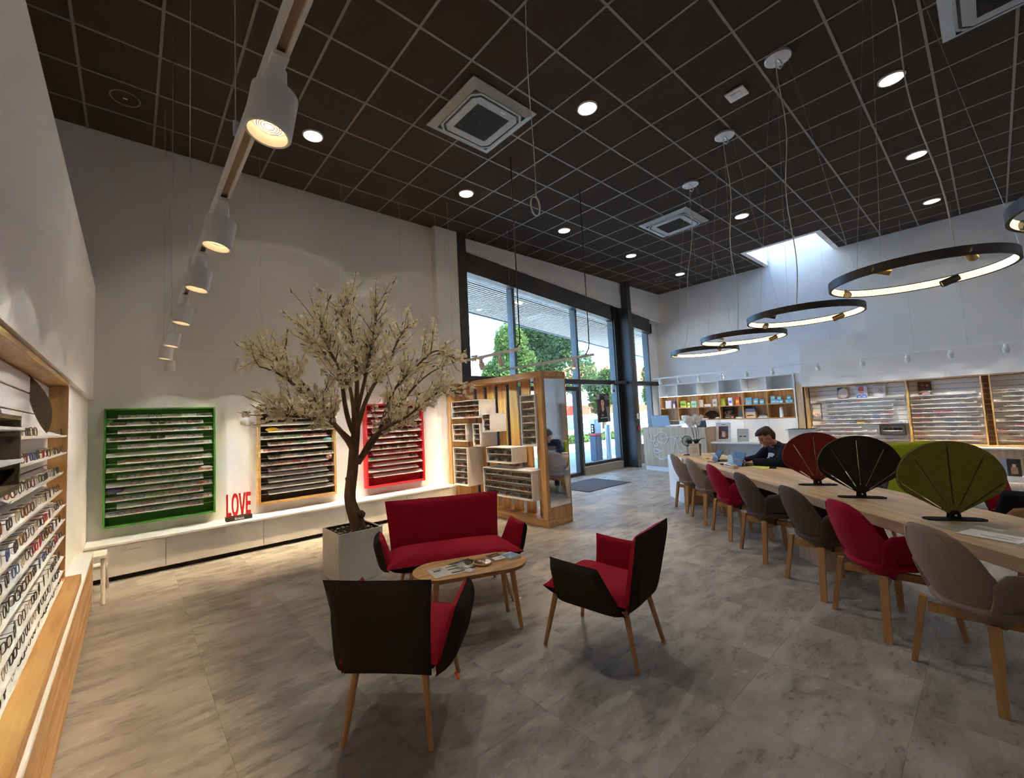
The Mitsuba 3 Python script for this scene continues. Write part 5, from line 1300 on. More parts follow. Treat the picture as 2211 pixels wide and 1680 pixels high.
head = [m3.Manifold.batch_hull([ball(hp(0, -.025, .045), .083), ball(hp(0, .02, .04), .076), ball(hp(0, -.05, .02), .062), ball(hp(0, .045, -.005), .052)]),
        bone((hp(-.026, .058, -.01), .034), (hp(.026, .058, -.01), .034), (hp(0, .062, -.075), .026), (hp(-.04, .0, -.05), .030), (hp(.04, .0, -.05), .030)),
        bone((hp(0, .085, .012), .010), (hp(0, .108, -.030), .011)), bone((hp(-.012, .094, -.032), .009), (hp(.012, .094, -.032), .009), (hp(0, .104, -.032), .010)),
        bone((hp(-.034, .076, .024), .012), (hp(.034, .076, .024), .012)), bone((hp(-.016, .082, -.062), .008), (hp(.016, .082, -.062), .008)), bone((hp(0, .078, -.092), .014), (hp(0, .07, -.088), .018))]
for s in (-1, 1):
    head.append(bone((hp(s * .080, -.012, .012), .014), (hp(s * .078, -.008, -.022), .009)))
neck = [bone((hp(0, -.03, -.05), .052), ((0, .17, 1.0), .056), ((0, .13, .96), .06))]
torso = [bone(((0, .0, .60), .115), ((-.09, .0, .57), .10), ((.09, .0, .57), .10), ((0, .07, .78), .12), ((-.10, .08, .86), .095), ((.10, .08, .86), .095)), bone(((-.10, .08, .86), .095), ((.10, .08, .86), .095), (SH[-1], .052), (SH[1], .052), ((0, .12, .945), .075))]
legs_ = []
for s in (-1, 1):
    legs_ += [bone(((s * .095, .02, .565), .085), ((s * .14, .40, .545), .056)), bone(((s * .14, .40, .545), .054), ((s * .13, .42, .34), .048)), bone(((s * .13, .42, .34), .048), ((s * .13, .36, .10), .036))]
per = thing('person', 'person in a navy sweater with short dark hair and glasses typing at the long table', 'person')
body = flesh(head + neck + torso + legs_ + arm_bones(-1, 0) + arm_bones(1, 0) + hand(-1) + hand(1), 0.007, 6, .4)
obj('body', MB().tm(body, PO), 'mat_skin', per, smooth=True)
sw = []
for b in torso:
    pass
k_ = .016
sw = [bone(((0, .0, .60), .118 + k_), ((-.09, .0, .58), .10 + k_), ((.09, .0, .58), .10 + k_), ((0, .07, .78), .125 + k_), ((-.10, .08, .86), .10 + k_), ((.10, .08, .86), .10 + k_)),
      bone(((-.10, .08, .86), .10 + k_), ((.10, .08, .86), .10 + k_), (SH[-1], .056 + k_), (SH[1], .056 + k_), ((0, .12, .95), .082)), bone(((0, .125, .96), .082), ((0, .15, .995), .068))]
sweater = flesh(sw + arm_bones(-1, k_ + .004, .93) + arm_bones(1, k_ + .004, .93), 0.014, 14)
obj('sweater', MB().tm(sweater, PO), 'mat_navy', per, smooth=True, label='navy sweater with white letters')
obj('collar', MB().tube([(.066 * math.cos(t), 0.152 + .066 * math.sin(t), 1.008 - .012 * math.sin(t)) for t in np.linspace(0, 6.2832, 25)[:-1]], .011, 8, closed=True, A=PO), 'mat_navy', per, smooth=True)
for s in (-1, 1):
    e, w = np.array(EL[s]), np.array(WR[s])
    obj('cuff', MB().tube([(PO @ [*(e + (w - e) * t), 1])[:3] for t in (.84, .90, .96)], [.048, .044, .043], 14), 'mat_navy', per, smooth=True)
trs = []
for s in (-1, 1):
    trs += [bone(((s * .095, .02, .565), .098), ((s * .14, .40, .545), .068)), bone(((s * .14, .40, .545), .067), ((s * .13, .42, .34), .060)), bone(((s * .13, .42, .34), .060), ((s * .13, .365, .12), .050))]
trs.append(bone(((-.095, -.02, .57), .105), ((.095, -.02, .57), .105), ((0, -.02, .62), .12)))
obj('trousers', MB().tm(flesh(trs, .016, 10), PO), 'mat_denim', per, smooth=True)
for s in (-1, 1):
    sh = flesh([bone(((s * .13, .345, .055), .045), ((s * .135, .44, .045), .042), ((s * .14, .53, .036), .032)), bone(((s * .13, .35, .09), .044), ((s * .133, .40, .07), .042))], .012, 8)
    v = sh.vertices.copy(); v[:, 2] = np.maximum(v[:, 2], 0.012); sh.vertices = v
    so = obj('shoe', MB().tm(sh, PO), paint(214, 206, 196, .8), per, smooth=True)
    obj('sole', MB().prism(Polygon(np.vstack([[s * .13, .30], [s * .14, .555]])[[0, 1, 1]].tolist()).buffer(.0) if False else LineString([(s * .13, .345), (s * .14, .53)]).buffer(.045, 8), .018, PO @ A(0, 0, .001)), 'mat_white', so)
# hair, built in the head's own axes: short sides and nape, longer swept top
def cube(x0, x1, y0, y1, z0, z1):
    return m3.Manifold.cube([x1 - x0, y1 - y0, z1 - z0]).translate([x0, y0, z0])
sides = m3.Manifold.batch_hull([ball((0, -.028, .05), .0875), ball((0, .015, .045), .0805), ball((0, -.055, .02), .0665), ball((0, -.045, -.03), .052)])
sides = sides - cube(-.2, .2, -.022, .2, -.2, .048) - cube(-.2, .2, .052, .2, -.2, .2) - cube(-.2, .2, -.2, .2, -.2, -.062) - cube(-.2, .2, -.05, .2, -.2, -.02)
topm = m3.Manifold.batch_hull([ball((0, -.045, .095), .058), ball((-.035, .03, .100), .044), ball((.035, .03, .100), .044), ball((-.022, .078, .098), .026), ball((.026, .080, .098), .026)]) + m3.Manifold.batch_hull([ball((-.02, .08, .105), .022), ball((.03, .082, .103), .02), ball((.0, .112, .088), .011)])
g = m3.Manifold.batch_boolean([sides, topm], m3.OpType.Add).refine_to_length(.007).to_mesh()
ht = trimesh.Trimesh(g.vert_properties[:, :3], g.tri_verts, process=True)
trimesh.smoothing.filter_taubin(ht, lamb=.5, nu=.52, iterations=6)
hv = ht.vertices; hn = ht.vertex_normals
ht.vertices = hv + hn * ((meshkit.noise(hv * np.array([190, 60, 120]), 2) - .5) * .010)[:, None]
obj('hair', MB().tm(ht, PO @ HC_), 'mat_hair', per, smooth=True)
for s in (-1, 1):
    obj('eye', MB().tm(trimesh.creation.icosphere(2, .010), PO @ A(*hp(s * .031, .083, .006))), 'mat_ink', per, smooth=True)
    obj('eyebrow', MB().tube([hp(s * .016, .092, .030), hp(s * .034, .090, .034), hp(s * .050, .078, .028)], .0045, 6, A=PO), 'mat_hair', per, smooth=True)
obj('mouth', MB().tube([hp(-.018, .086, -.062), hp(0, .0915, -.061), hp(.018, .086, -.062)], .0035, 6, A=PO), paint(150, 84, 76), per, smooth=True)
gm = MB()
for s in (-1, 1):
    gm.tube([hp(s * .032 + .023 * math.cos(t), .103 - .008 * abs(math.cos(t)) * (1 if s * math.cos(t) > 0 else 0), .002 + .019 * math.sin(t)) for t in np.linspace(0, 6.2832, 21)[:-1]], .0018, 5, closed=True, A=PO)
    gm.tube([hp(s * .056, .095, .008), hp(s * .084, .03, .012), hp(s * .086, -.02, .006)], .0018, 5, A=PO)
gm.tube([hp(-.010, .104, .008), hp(0, .107, .010), hp(.010, .104, .008)], .0018, 5, A=PO)
obj('glasses', gm, paint(120, 50, 40, .4), per)
tF = PO @ frame([.062, .212, .845], np.array([-.93, -.16, .0]) * 1.0, [0, -.22, .975], np.cross([-.93, -.16, 0], [0, -.22, .975])) 
tF[:3, :3] /= np.linalg.norm(tF[:3, :3], axis=0)
tF = PO @ A(.075, .222, .84, 180, 0) @ frame([0, 0, 0], [1, 0, 0], [0, .25, .97], [0, -.97, .25])
obj('chest_letters', MB().tm(meshkit.text_mesh('BOP', .05, .014, True), tF), 'mat_white', per)
obj('chest_letters', MB().tm(meshkit.text_mesh('I', .03, .014, True), tF @ A(.075, -.065, 0)), 'mat_white', per)

# ---------------------------------------------------------------- reception desk
dk = thing('reception_desk', 'oak fronted reception desk with a white line drawing of a face', 'desk')
D0, D1 = np.array([10.20, 6.10, 0]), np.array([9.92, 4.36, 0])
du = (D1 - D0) / np.linalg.norm(D1 - D0)
dn = np.array([du[1], -du[0], 0])                      # towards the camera
if dn[0] > 0:
    dn = -dn
LDk = np.linalg.norm(D1 - D0)
DF = frame(D0, du, -dn, [0, 0, 1])                       # local x along the front, y into the desk
if np.linalg.det(DF[:3, :3]) < 0:
    DF = frame(D0, du, -dn, [0, 0, 1])
obj('front_panel', MB().rbox(0, LDk, 0, .04, .12, 1.10, .003, DF), 'mat_oak_pale', dk)
obj('plinth', MB().rbox(.02, LDk, .02, .06, 0, .12, .002, DF), 'mat_white', dk)
obj('side_panel', MB().rbox(LDk - .04, LDk, .04, .80, .0, 1.10, .003, DF), 'mat_oak_pale', dk)
obj('counter', MB().rbox(.0, LDk - .04, .04, .70, .72, .75, .003, DF), 'mat_white', dk)
obj('side_panel', MB().rbox(0, .04, .04, .70, 0, 1.10, .003, DF), 'mat_oak_pale', dk)
def draw(pts, closed=False, smooth=True):
    P0 = np.array([((x - 35) / 825 * LDk, -.006, .12 + (1360 - y) / 525 * .98) for x, y in pts])
    if smooth and len(P0) > 3:
        from scipy.interpolate import make_interp_spline
        t = np.r_[0, np.cumsum(np.linalg.norm(np.diff(P0, axis=0), axis=1))]
        P0 = make_interp_spline(t, P0, k=3)(np.linspace(0, t[-1], 8 * len(P0)))
    obj('line_drawing', MB().tube(P0, .0085, 6, A=DF), 'mat_white', dk, smooth=True)
draw([(245, 950), (205, 960), (212, 985), (195, 1025), (165, 1025), (130, 990), (124, 945), (142, 915), (158, 945), (165, 1005), (172, 1080), (190, 1150), (205, 1200), (245, 1245), (300, 1262), (345, 1245), (400, 1235), (440, 1236)])
draw([(245, 950), (262, 920), (300, 902), (345, 906), (380, 935), (392, 975), (378, 1020), (340, 1050), (300, 1050), (262, 1025), (248, 985), (252, 960)])
draw([(305, 915), (315, 940), (303, 960), (322, 985), (360, 980), (400, 965), (450, 965), (490, 985), (515, 1040), (520, 1085)])
draw([(215, 945), (222, 985), (195, 1040), (190, 1070), (210, 1085), (235, 1086), (252, 1070), (240, 1055), (225, 1062)])
draw([(205, 1095), (195, 1130), (225, 1125), (262, 1145), (298, 1155), (260, 1170), (220, 1180), (196, 1165), (205, 1145), (250, 1155)])
draw([(460, 1150), (470, 1070), (490, 1000), (515, 965), (540, 955), (560, 975), (550, 1010), (520, 1015), (510, 990)])
draw([(560, 1000), (590, 990), (640, 1010), (690, 1000), (730, 975), (770, 985)])
draw([(520, 1140), (540, 1130), (560, 1142), (545, 1150)])
k = thing('monitor', 'pale blue grey tilted screen back standing on the left end of the reception desk', 'monitor')
MFm = DF @ A(.36, .30, .7505)
obj('foot', MB().rbox(-.10, .10, -.08, .08, 0, .012, .004, MFm), 'mat_silver', k)
obj('stand', MB().rbox(-.02, .02, -.01, .01, .012, .30, .003, MFm), 'mat_silver', k)
obj('panel', MB().rbox(-.27, .27, -.012, .012, -.18, .18, .004, MFm @ A(0, -.02, .47, rx=14, ry=0)), paint(150, 178, 205), k)
k = thing('printer', 'low white printer on the reception desk beside the screen', 'printer')
obj('body', MB().rbox(.55, .95, .15, .55, .7505, 1.10, .01, DF), 'mat_white', k)
obj('lid', MB().rbox(.57, .93, .17, .53, 1.10, 1.135, .006, DF), 'mat_cream', k)
obj('slot', MB().box(.62, .86, .145, .152, 1.02, 1.06, DF), 'mat_ink', k)
k = thing('monitor', 'dark screen back standing behind the orchid on the reception desk', 'monitor')
MFm = DF @ A(1.48, .34, .7505)
obj('foot', MB().rbox(-.10, .10, -.08, .08, 0, .012, .004, MFm), 'mat_silver', k)
obj('stand', MB().rbox(-.02, .02, -.01, .01, .012, .30, .003, MFm), 'mat_silver', k)
obj('panel', MB().rbox(-.11, .11, -.012, .012, -.11, .11, .004, MFm @ A(0, -.02, .38, rx=8, ry=0)), paint(48, 52, 64), k)
# lower white counter behind the table
ct_ = thing('low_counter', 'low white counter with grey front between the reception desk and the end wall', 'counter')
obj('top', MB().rbox(9.95, 11.0, 3.30, 4.27, .73, .765, .003), 'mat_white', ct_)
obj('front', MB().rbox(10.22, 10.26, 3.34, 4.25, 0, .73, .002), paint(196, 198, 200), ct_)
obj('end', MB().rbox(10.26, 10.9, 3.34, 3.38, 0, .73, .002), 'mat_white', ct_)
def standing_card(name, lab, cat, y, w, h, m, tilt=8, prints=(), x=10.15, z=.7655, frame_m=None):
    k = thing(name, lab, cat)
    F = frame([x, y, z], [0, -1, 0], [math.sin(math.radians(tilt)), 0, math.cos(math.radians(tilt))], [-math.cos(math.radians(tilt)), 0, math.sin(math.radians(tilt))])
    obj('panel', MB().box(-w / 2, w / 2, 0, h, -.006, 0, F), m, k)
    if frame_m:
        obj('frame', MB().prism(Polygon(sbox(-w / 2 - .01, 0, w / 2 + .01, h + .01).exterior, [sbox(-w / 2 + .004, .008, w / 2 - .004, h - .004).exterior]), .006, F @ A(0, 0, -.002)), frame_m, k)
    obj('foot', MB().box(-w * .3, w * .3, 0, .012, -.07, -.006, F), m, k)
    for a, b, c, d, pm in prints:
        obj('print', MB().box(a * w, b * w, c * h, d * h, 0, .0012, F), pm, k)
    return k
standing_card('photo_stand', 'tall advertising frame with a brown and white photo on the low white counter', 'picture frame', 4.08, .30, .42, paint(205, 205, 203), 10, [(-.32, .36, .13, .82, paint(96, 52, 46)), (-.30, -.08, .35, .62, paint(60, 40, 44)), (-.10, .16, .24, .55, paint(222, 205, 196)), (.02, .30, .55, .78, paint(70, 74, 96)), (.1, .3, .3, .5, paint(150, 70, 55)), (-.12, .16, .90, .93, 'mat_ink'), (.12, .36, .13, .17, 'mat_paper')], frame_m='mat_silver')
standing_card('glasses_card', 'small grey card with two dark lenses on the low white counter', 'display card', 3.66, .22, .27, paint(176, 172, 166), 5, [(-.25, .2, .74, .78, 'mat_grey_print'), (-.34, -.10, .38, .47, 'mat_ink'), (.04, .28, .38, .47, 'mat_ink')], frame_m='mat_silver')
for i, (y, mm, lb) in enumerate(((4.12, paint(70, 76, 100), 'dark blue'), (3.92, 'mat_ink', 'black printed'), (3.70, paint(150, 150, 150), 'grey printed'))):
    sheet('leaflet', f'{lb} leaflet lying at the front of the low white counter', 'leaflet', .06, .16, 0, 0, 0, .7655, 'mat_paper', .004, [(-.02, .02, -.06, .06, mm)], O=A(10.02, y, 0))

# ---------------------------------------------------------------- shelf unit on the end wall
su = thing('cubby_shelf_unit', 'white and oak shelf unit with two rows of oak cubbies on the end wall', 'shelf unit')
ys = [6.655, 6.095, 5.51, 4.925, 4.345, 3.765, 3.18]
XF, XB = 12.2, XE - .001
t = .012
obj('carcass', MB().rbox(XF, XB, ys[-1] - .03, ys[-1], 0, 2.28, .002).rbox(XF, XB, ys[0], ys[0] + .012, 0, 2.28, .002).rbox(XF, XB, ys[-1], ys[0], 2.255, 2.28, .002).box(XB - .01, XB, ys[-1], ys[0], 1.93, 2.255).rbox(XF, XB, ys[-1], ys[0], 1.905, 1.93, .002), 'mat_white', su)
obj('cubby_back', MB().box(XB - .012, XB - .001, ys[-1], ys[0], 1.19, 1.905), 'mat_oak_z', su)
obj('cubby_back', MB().box(12.45, 12.455, ys[-1], ys[0], 1.21, 1.905), 'mat_oak_z', su)
for i, y in enumerate(ys[1:-1]):
    obj('divider', MB().rbox(XF + .004, 12.45, y - t, y + t, 1.21, 1.903, .002), 'mat_oak_z', su)
    obj('divider', MB().rbox(XF + .004, XB - .012, y - t, y + t, 1.93, 2.255, .002), 'mat_white', su)
obj('shelf', MB().rbox(XF + .002, 12.45, ys[-1], ys[0], 1.545, 1.567, .002), 'mat_oak_y', su)
obj('shelf', MB().rbox(XF + .002, 12.45, ys[-1], ys[0], 1.19, 1.212, .002), 'mat_oak_y', su)
obj('side_lining', MB().box(XF + .004, 12.45, ys[-1] + .0005, ys[-1] + .012, 1.212, 1.905).box(XF + .004, 12.45, ys[0] - .012, ys[0] - .0005, .76, 1.905), 'mat_oak_z', su)
for i in range(1, 6):
    obj('door', MB().rbox(XF, XF + .02, ys[i + 1] + .003, ys[i] - .003, .10, 1.187, .002), 'mat_white', su)
obj('door', MB().rbox(XF, XF + .02, ys[1] + .003, ys[0] - .003, .10, .75, .002), 'mat_white', su)
obj('plinth', MB().box(XF + .05, XB, ys[-1], ys[0], 0, .10), 'mat_black', su)
obj('led_strip', MB().box(XF + .03, XF + .045, ys[-1] + .02, ys[0] - .02, 1.898, 1.904), 'mat_ledglow', su, emit=WARM * 4.0)
ft = struct('trim_4', MB().rbox(12.22, XE, 3.0, 3.14, 0, 2.0, .003), 'mat_oak_pale')
obj('upper_panel', MB().rbox(12.25, XE, 3.0, 3.14, 2.0, 2.27, .003), 'mat_white', ft)
def carton(y, z, w, h, m, lab, d=.07, band=None, cat='box', g=None, x=12.26, name='product_box', top=None):
    k = thing(name, lab, cat, g)
    obj('carton', MB().rbox(x, x + d, y - w / 2, y + w / 2, z + .0005, z + h, .0015), m, k)
    if band:
        obj('print', MB().box(x - .001, x, y - w * .38, y + w * .38, z + h * .3, z + h * .62), band, k)
    if top:
        obj('lid', MB().rbox(x - .0005, x + d + .0005, y - w / 2 - .0005, y + w / 2 + .0005, z + h, z + h + .012, .001), top, k)
    return k
zu, zl = 1.567, 1.212
carton(6.42, zu, .17, .23, paint(240, 225, 220), 'tall pale box in the first oak cubby of the upper row')
carton(6.24, zu, .07, .20, paint(96, 80, 140), 'narrow purple box in the first oak cubby of the upper row', band='mat_paper')
carton(6.22, zu, .06, .08, paint(240, 240, 225), 'tiny white box in front of the purple one in the first oak cubby', x=12.21, d=.04)
carton(5.965, zu, .17, .20, paint(196, 206, 70), 'yellow green box in the second oak cubby', band=paint(60, 130, 60))
carton(5.80, zu, .07, .14, paint(230, 232, 130), 'small pale yellow box in the second oak cubby', band=paint(90, 150, 70))
carton(5.65, zu, .15, .18, paint(190, 222, 205), 'mint green box in the second oak cubby', band=paint(90, 170, 110))
carton(5.46, zu, .11, .20, paint(240, 228, 214), 'cream box at the left of the third oak cubby')
carton(5.27, zu, .16, .07, paint(244, 236, 220), 'low cream box in the middle of the third oak cubby')
carton(5.07, zu, .11, .20, paint(242, 236, 226), 'cream box with brown print at the right of the third oak cubby', band=paint(190, 150, 120))
carton(4.86, zu, .11, .20, paint(176, 200, 60), 'lime green box in the fourth oak cubby')
carton(4.665, zu, .10, .21, paint(236, 240, 244), 'white box with a blue print in the fourth oak cubby', band=paint(70, 90, 180))
carton(4.485, zu, .10, .215, paint(214, 60, 52), 'red box with orange print in the fourth oak cubby', band=paint(240, 170, 60))
BL = paint(96, 172, 206)
carton(4.215, zu, .15, .185, BL, 'largest light blue box in the fifth oak cubby', band=paint(150, 170, 150))
carton(4.045, zu, .10, .15, BL, 'middle light blue box in the fifth oak cubby', band='mat_paper')
carton(3.905, zu, .10, .115, BL, 'smallest light blue box in the fifth oak cubby', band='mat_paper')
for q, (y, z, w, h, lb) in enumerate(((3.65, 0, .12, .10, 'bottom of the left pair'), (3.655, .1005, .10, .09, 'top of the left pair'), (3.555, 0, .075, .085, 'bottom left of the middle pyramid'), (3.475, 0, .075, .085, 'bottom right of the middle pyramid'), (3.515, .0855, .085, .08, 'top of the middle pyramid'), (3.345, 0, .075, .085, 'bottom left of the right pyramid'), (3.265, 0, .075, .085, 'bottom right of the right pyramid'), (3.305, .0855, .085, .08, 'top of the right pyramid'))):
    carton(y, zu + z, w, h, BL, f'light blue box in the sixth oak cubby, {lb}', band=paint(170, 215, 235), g='light blue boxes in the sixth cubby')
carton(5.97, zl, .16, .13, 'mat_cream', 'cream box in the second cubby of the lower row, behind the orchid')
k = thing('black_fan', 'open black hand fan standing in the third cubby of the lower row', 'fan')
for q in range(14):
    a = math.radians(22 + q * 9.4)
    obj('rib', MB().prism([(0, 0), (.23 * math.cos(a - .09), .23 * math.sin(a - .09)), (.235 * math.cos(a), .235 * math.sin(a)), (.23 * math.cos(a + .09), .23 * math.sin(a + .09))], .003, frame([12.36 + .002 * (q % 2), 5.22, zl + .002], [0, -1, 0], [.05, 0, .99], [-1, 0, .05])), 'mat_black', k)
carton(5.36, zl, .18, .03, 'mat_cream', 'small flat cream tray in front of the black fan', x=12.22, d=.05)
k = thing('folded_cloth', 'pale folded cloth in the third cubby of the lower row', 'cloth')
obj('cloth', MB().rbox(12.24, 12.34, 4.97, 5.09, zl + .0005, zl + .05, .02), paint(228, 205, 190, .9), k)
def poster(name, lab, cat, y, z, w, h, base, shapes, x=12.30, lean=6):
    k = thing(name, lab, cat)
    F = frame([x, y, z], [0, -1, 0], [math.sin(math.radians(lean)), 0, math.cos(math.radians(lean))], [-math.cos(math.radians(lean)), 0, math.sin(math.radians(lean))])
    obj('board', MB().box(-w / 2, w / 2, 0, h, -.006, 0, F), base, k)
    for q, (pts, m) in enumerate(shapes):
        pg = pts if hasattr(pts, 'exterior') else Polygon(pts)
        pg = affinity.scale(pg, w, h, origin=(0, 0)).intersection(sbox(-w / 2, 0.001, w / 2, h - .001))
        for g in getattr(pg, 'geoms', [pg]):
            if hasattr(g, 'exterior') and g.area > 1e-7:
                obj('print', MB().prism(g, .0008 + .0003 * q, F), m, k)
    return k
ell = lambda x, y, a, b: affinity.scale(Point(x, y).buffer(1, 12), a, b)
poster('black_poster', 'black advertising board with bronze shapes in the fourth cubby of the lower row', 'poster', 4.745, zl + .001, .28, .32, 'mat_black', [(ell(-.1, .5, .28, .12), paint(110, 88, 70)), (ell(-.18, .5, .12, .08), 'mat_black'), (ell(.12, .62, .2, .08), paint(120, 100, 84)), (ell(.14, .62, .1, .05), 'mat_black'), (sbox(-.35, .88, .3, .92), paint(90, 90, 90)), (sbox(-.38, .08, .05, .14), paint(180, 180, 180)), (ell(.32, .11, .07, .06), paint(200, 90, 110))])
poster('grey_card', 'small dark grey standing card at the right of the fourth cubby of the lower row', 'display card', 4.45, zl + .04, .13, .16, paint(86, 88, 92), [(sbox(-.3, .6, .3, .8), paint(110, 112, 118))], 12.33)
carton(4.47, zl, .16, .04, 'mat_cream', 'cream tray under the small grey card', x=12.24, d=.07)
k = thing('house_box', 'cardboard house shaped box with a dark arch in the fifth cubby of the lower row', 'box')
obj('body', MB().rbox(12.27, 12.40, 4.08, 4.32, zl + .0005, zl + .16, .002), paint(232, 200, 165), k)
obj('roof', MB().prism([(-.13, 0), (.13, 0), (.10, .09), (-.10, .09)], .14, frame([12.265, 4.20, zl + .16], [0, 1, 0], [0, 0, 1], [1, 0, 0])), paint(90, 110, 150), k)
obj('arch', MB().prism(ell(0, 0, .09, .03).intersection(sbox(-.1, 0, .1, .1)), .002, frame([12.268, 4.20, zl + .06], [0, 1, 0], [0, 0, 1], [1, 0, 0])), 'mat_ink', k)
k = thing('book_stack', 'small stack of pale booklets at the right of the fifth cubby of the lower row', 'booklets')
for q in range(3):
    obj('booklet', MB().rbox(12.25, 12.38, 3.80 + .01 * q, 4.02 - .02 * q, zl + .001 + q * .03, zl + .029 + q * .03, .002), ['mat_paper', paint(210, 190, 180), paint(80, 84, 92)][q], k)
k = thing('spray_bottle', 'white spray bottle standing in the sixth cubby of the lower row', 'bottle')
obj('bottle', MB().lathe([(0, 0), (.042, 0), (.042, .17), (.036, .19), (0, .195)], 20, A(12.3, 3.50, zl + .001)), paint(214, 232, 240), k, smooth=40)
obj('cap', MB().lathe([(.034, .19), (.038, .195), (.036, .235), (.022, .25), (0, .25)], 20, A(12.3, 3.50, zl + .001)), 'mat_cream', k, smooth=40)

# ---------------------------------------------------------------- right display on the end wall
rd = thing('right_display_unit', 'long oak framed slat wall display of eyeglasses on the end wall', 'display unit')
DXF, DXB = 12.19, 12.46
bays = [(2.94, 1.20), (1.20, 0.15), (0.06, -1.0), (-1.0, -2.2)]
obj('head_board', MB().rbox(DXF, DXB, -2.2, 2.96, 1.905, 1.925, .002), 'mat_oak_y', rd)
obj('base_board', MB().rbox(DXF - .06, DXB, -2.2, 2.96, 0.575, 0.60, .002), 'mat_oak_y', rd)
for y in (2.96, 1.205, .17, .06, -1.0, -2.2):
    obj('upright', MB().rbox(DXF, DXB, y - .022, y, .60, 1.905, .002), 'mat_oak_z', rd)
obj('dark_gap', MB().box(DXF + .08, DXB, .062, .146, .60, 1.905), paint(44, 30, 22), rd)
for q in range(13):
    obj('gap_rung', MB().box(DXF + .07, DXF + .08, .064, .146, .66 + q * .1, .672 + q * .1), paint(120, 96, 72), rd)
for ya, yb in bays:
    for q in range(13):
        z = .602 + q * .1
        obj('back_panel', MB().rbox(DXB - .0115, DXB + .005, yb + .001, ya - .023, z, min(z + .094, 1.904), .001), paint(236, 234, 228, .6), rd)
obj('groove_backing', MB().box(DXB + .003, DXB + .008, -2.2, 2.94, .602, 1.904), paint(70, 62, 55), rd)
rows = [(1.50, 2.63, 1.25, 8), (1.405, 2.61, 1.44, 6), (1.315, 2.61, 1.44, 7), (1.225, 2.61, 1.44, 6), (1.135, 2.59, 1.44, 6), (1.03, 2.77, 1.24, 6), (.945, 2.92, 2.0, 4), (.855, 2.92, 1.75, 6), (.765, 2.9, 1.75, 6), (.67, 2.9, 1.26, 8)]
kz = ['rect_black', 'panto_clear', 'round_metal', 'rect_tort', 'round_black', 'panto_clear', 'rect_blue', 'rect_red', 'round_metal']
def rshelf(z, ya, yb, n, bay, row, kinds=kz):
    obj('shelf', shelf_mesh(ya - yb, .085), 'mat_white', rd, to_world=frame([DXB - .013, yb, z - .012], [0, 1, 0], [-1, 0, 0], [0, 0, 1]))
    for q in range(n):
        want(DXB - .088, ya - .09 - q * (ya - yb - .18) / max(n - 1, 1) + rng.uniform(-.012, .012), z - .006, 90 + rng.uniform(-5, 5), kinds[rng.randrange(len(kinds))], f'eyeglasses, {nth(q)} from left, {nth(row)} shelf of the end wall {bay} bay', 'eyeglasses on the end wall display', 24)
rshelf(1.585, 2.77, 1.25, 0, 'left', 0)
for i, (z, a, b, n) in enumerate(rows):
    rshelf(z, a, b, n, 'left', i + 1)
for i, z in enumerate([1.585, 1.50, 1.405, 1.32, 1.23, 1.135, 1.04, .95, .86, .77, .67]):
    rshelf(z, 1.17, .24 if i % 2 == 0 else .18, 0 if i == 0 else 6, 'middle', i)
    rshelf(z, .035 if i % 2 == 0 else -.08, -.97, 6, 'right', i)
    rshelf(z, -1.03, -2.1, 5, 'hidden right', i)
cap = Polygon([(-.28, .66), (-.25, .84), (-.08, .93), (.12, .90), (.24, .78), (.24, .68)])
poster('poster', 'poster with pale face wearing thin glasses on the top shelf of the left end wall bay', 'poster', 2.275, 1.60, .20, .26, paint(150, 112, 84), [(ell(.02, .5, .45, .42), paint(236, 218, 202)), (Polygon([(-.5, 1), (-.5, .7), (-.1, .88), (.2, 1)]), paint(70, 76, 100)), (Polygon(ell(-.08, .60, .13, .07).exterior, [ell(-.08, .60, .11, .055).exterior]), paint(150, 130, 120)), (Polygon(ell(.22, .58, .13, .07).exterior, [ell(.22, .58, .11, .055).exterior]), paint(150, 130, 120)), (ell(0, .22, .1, .02), paint(200, 140, 130))], DXB - .07)
poster('poster', 'poster of a figure in a pink cap, red sunglasses and blue jacket on the top shelf of the left end wall bay', 'poster', 1.945, 1.60, .20, .28, paint(226, 224, 236), [(Polygon([(-.5, 0), (-.45, .18), (-.15, .30), (.15, .30), (.45, .2), (.5, 0)]), paint(56, 92, 176)), (sbox(-.09, .2, .09, .4), paint(232, 180, 168)), (ell(0, .56, .21, .24), paint(236, 186, 174)), (cap, paint(226, 120, 140)), (sbox(-.2, .56, -.02, .64), paint(150, 40, 60)), (sbox(.02, .56, .2, .64), paint(150, 40, 60)), (sbox(-.2, .61, .2, .64), paint(150, 40, 60)), (sbox(-.3, .06, -.1, .14), 'mat_paper'), (sbox(.12, .05, .3, .13), 'mat_paper'), (ell(0, .43, .06, .015), paint(190, 80, 90)), (sbox(-.5, .93, .5, 1), paint(130, 130, 160))], DXB - .07)
ln = lambda x, y, a, b: Polygon(ell(x, y, a, b).exterior, [ell(x, y, a - .02, b - .016).exterior])
poster('poster', 'white poster with line drawn lens outlines on the top shelf of the left end wall bay', 'poster', 1.64, 1.60, .20, .27, paint(238, 226, 222), [(ln(.08, .72, .16, .1), 'mat_ink'), (ln(.2, .56, .15, .1), 'mat_ink'), (ln(.05, .46, .14, .1), 'mat_ink'), (ln(.3, .42, .12, .09), 'mat_ink'), (ln(-.15, .62, .2, .16), paint(150, 140, 140)), (ln(.18, .30, .12, .08), 'mat_ink'), (sbox(-.5, .93, .5, 1), paint(170, 168, 176))], DXB - .07)
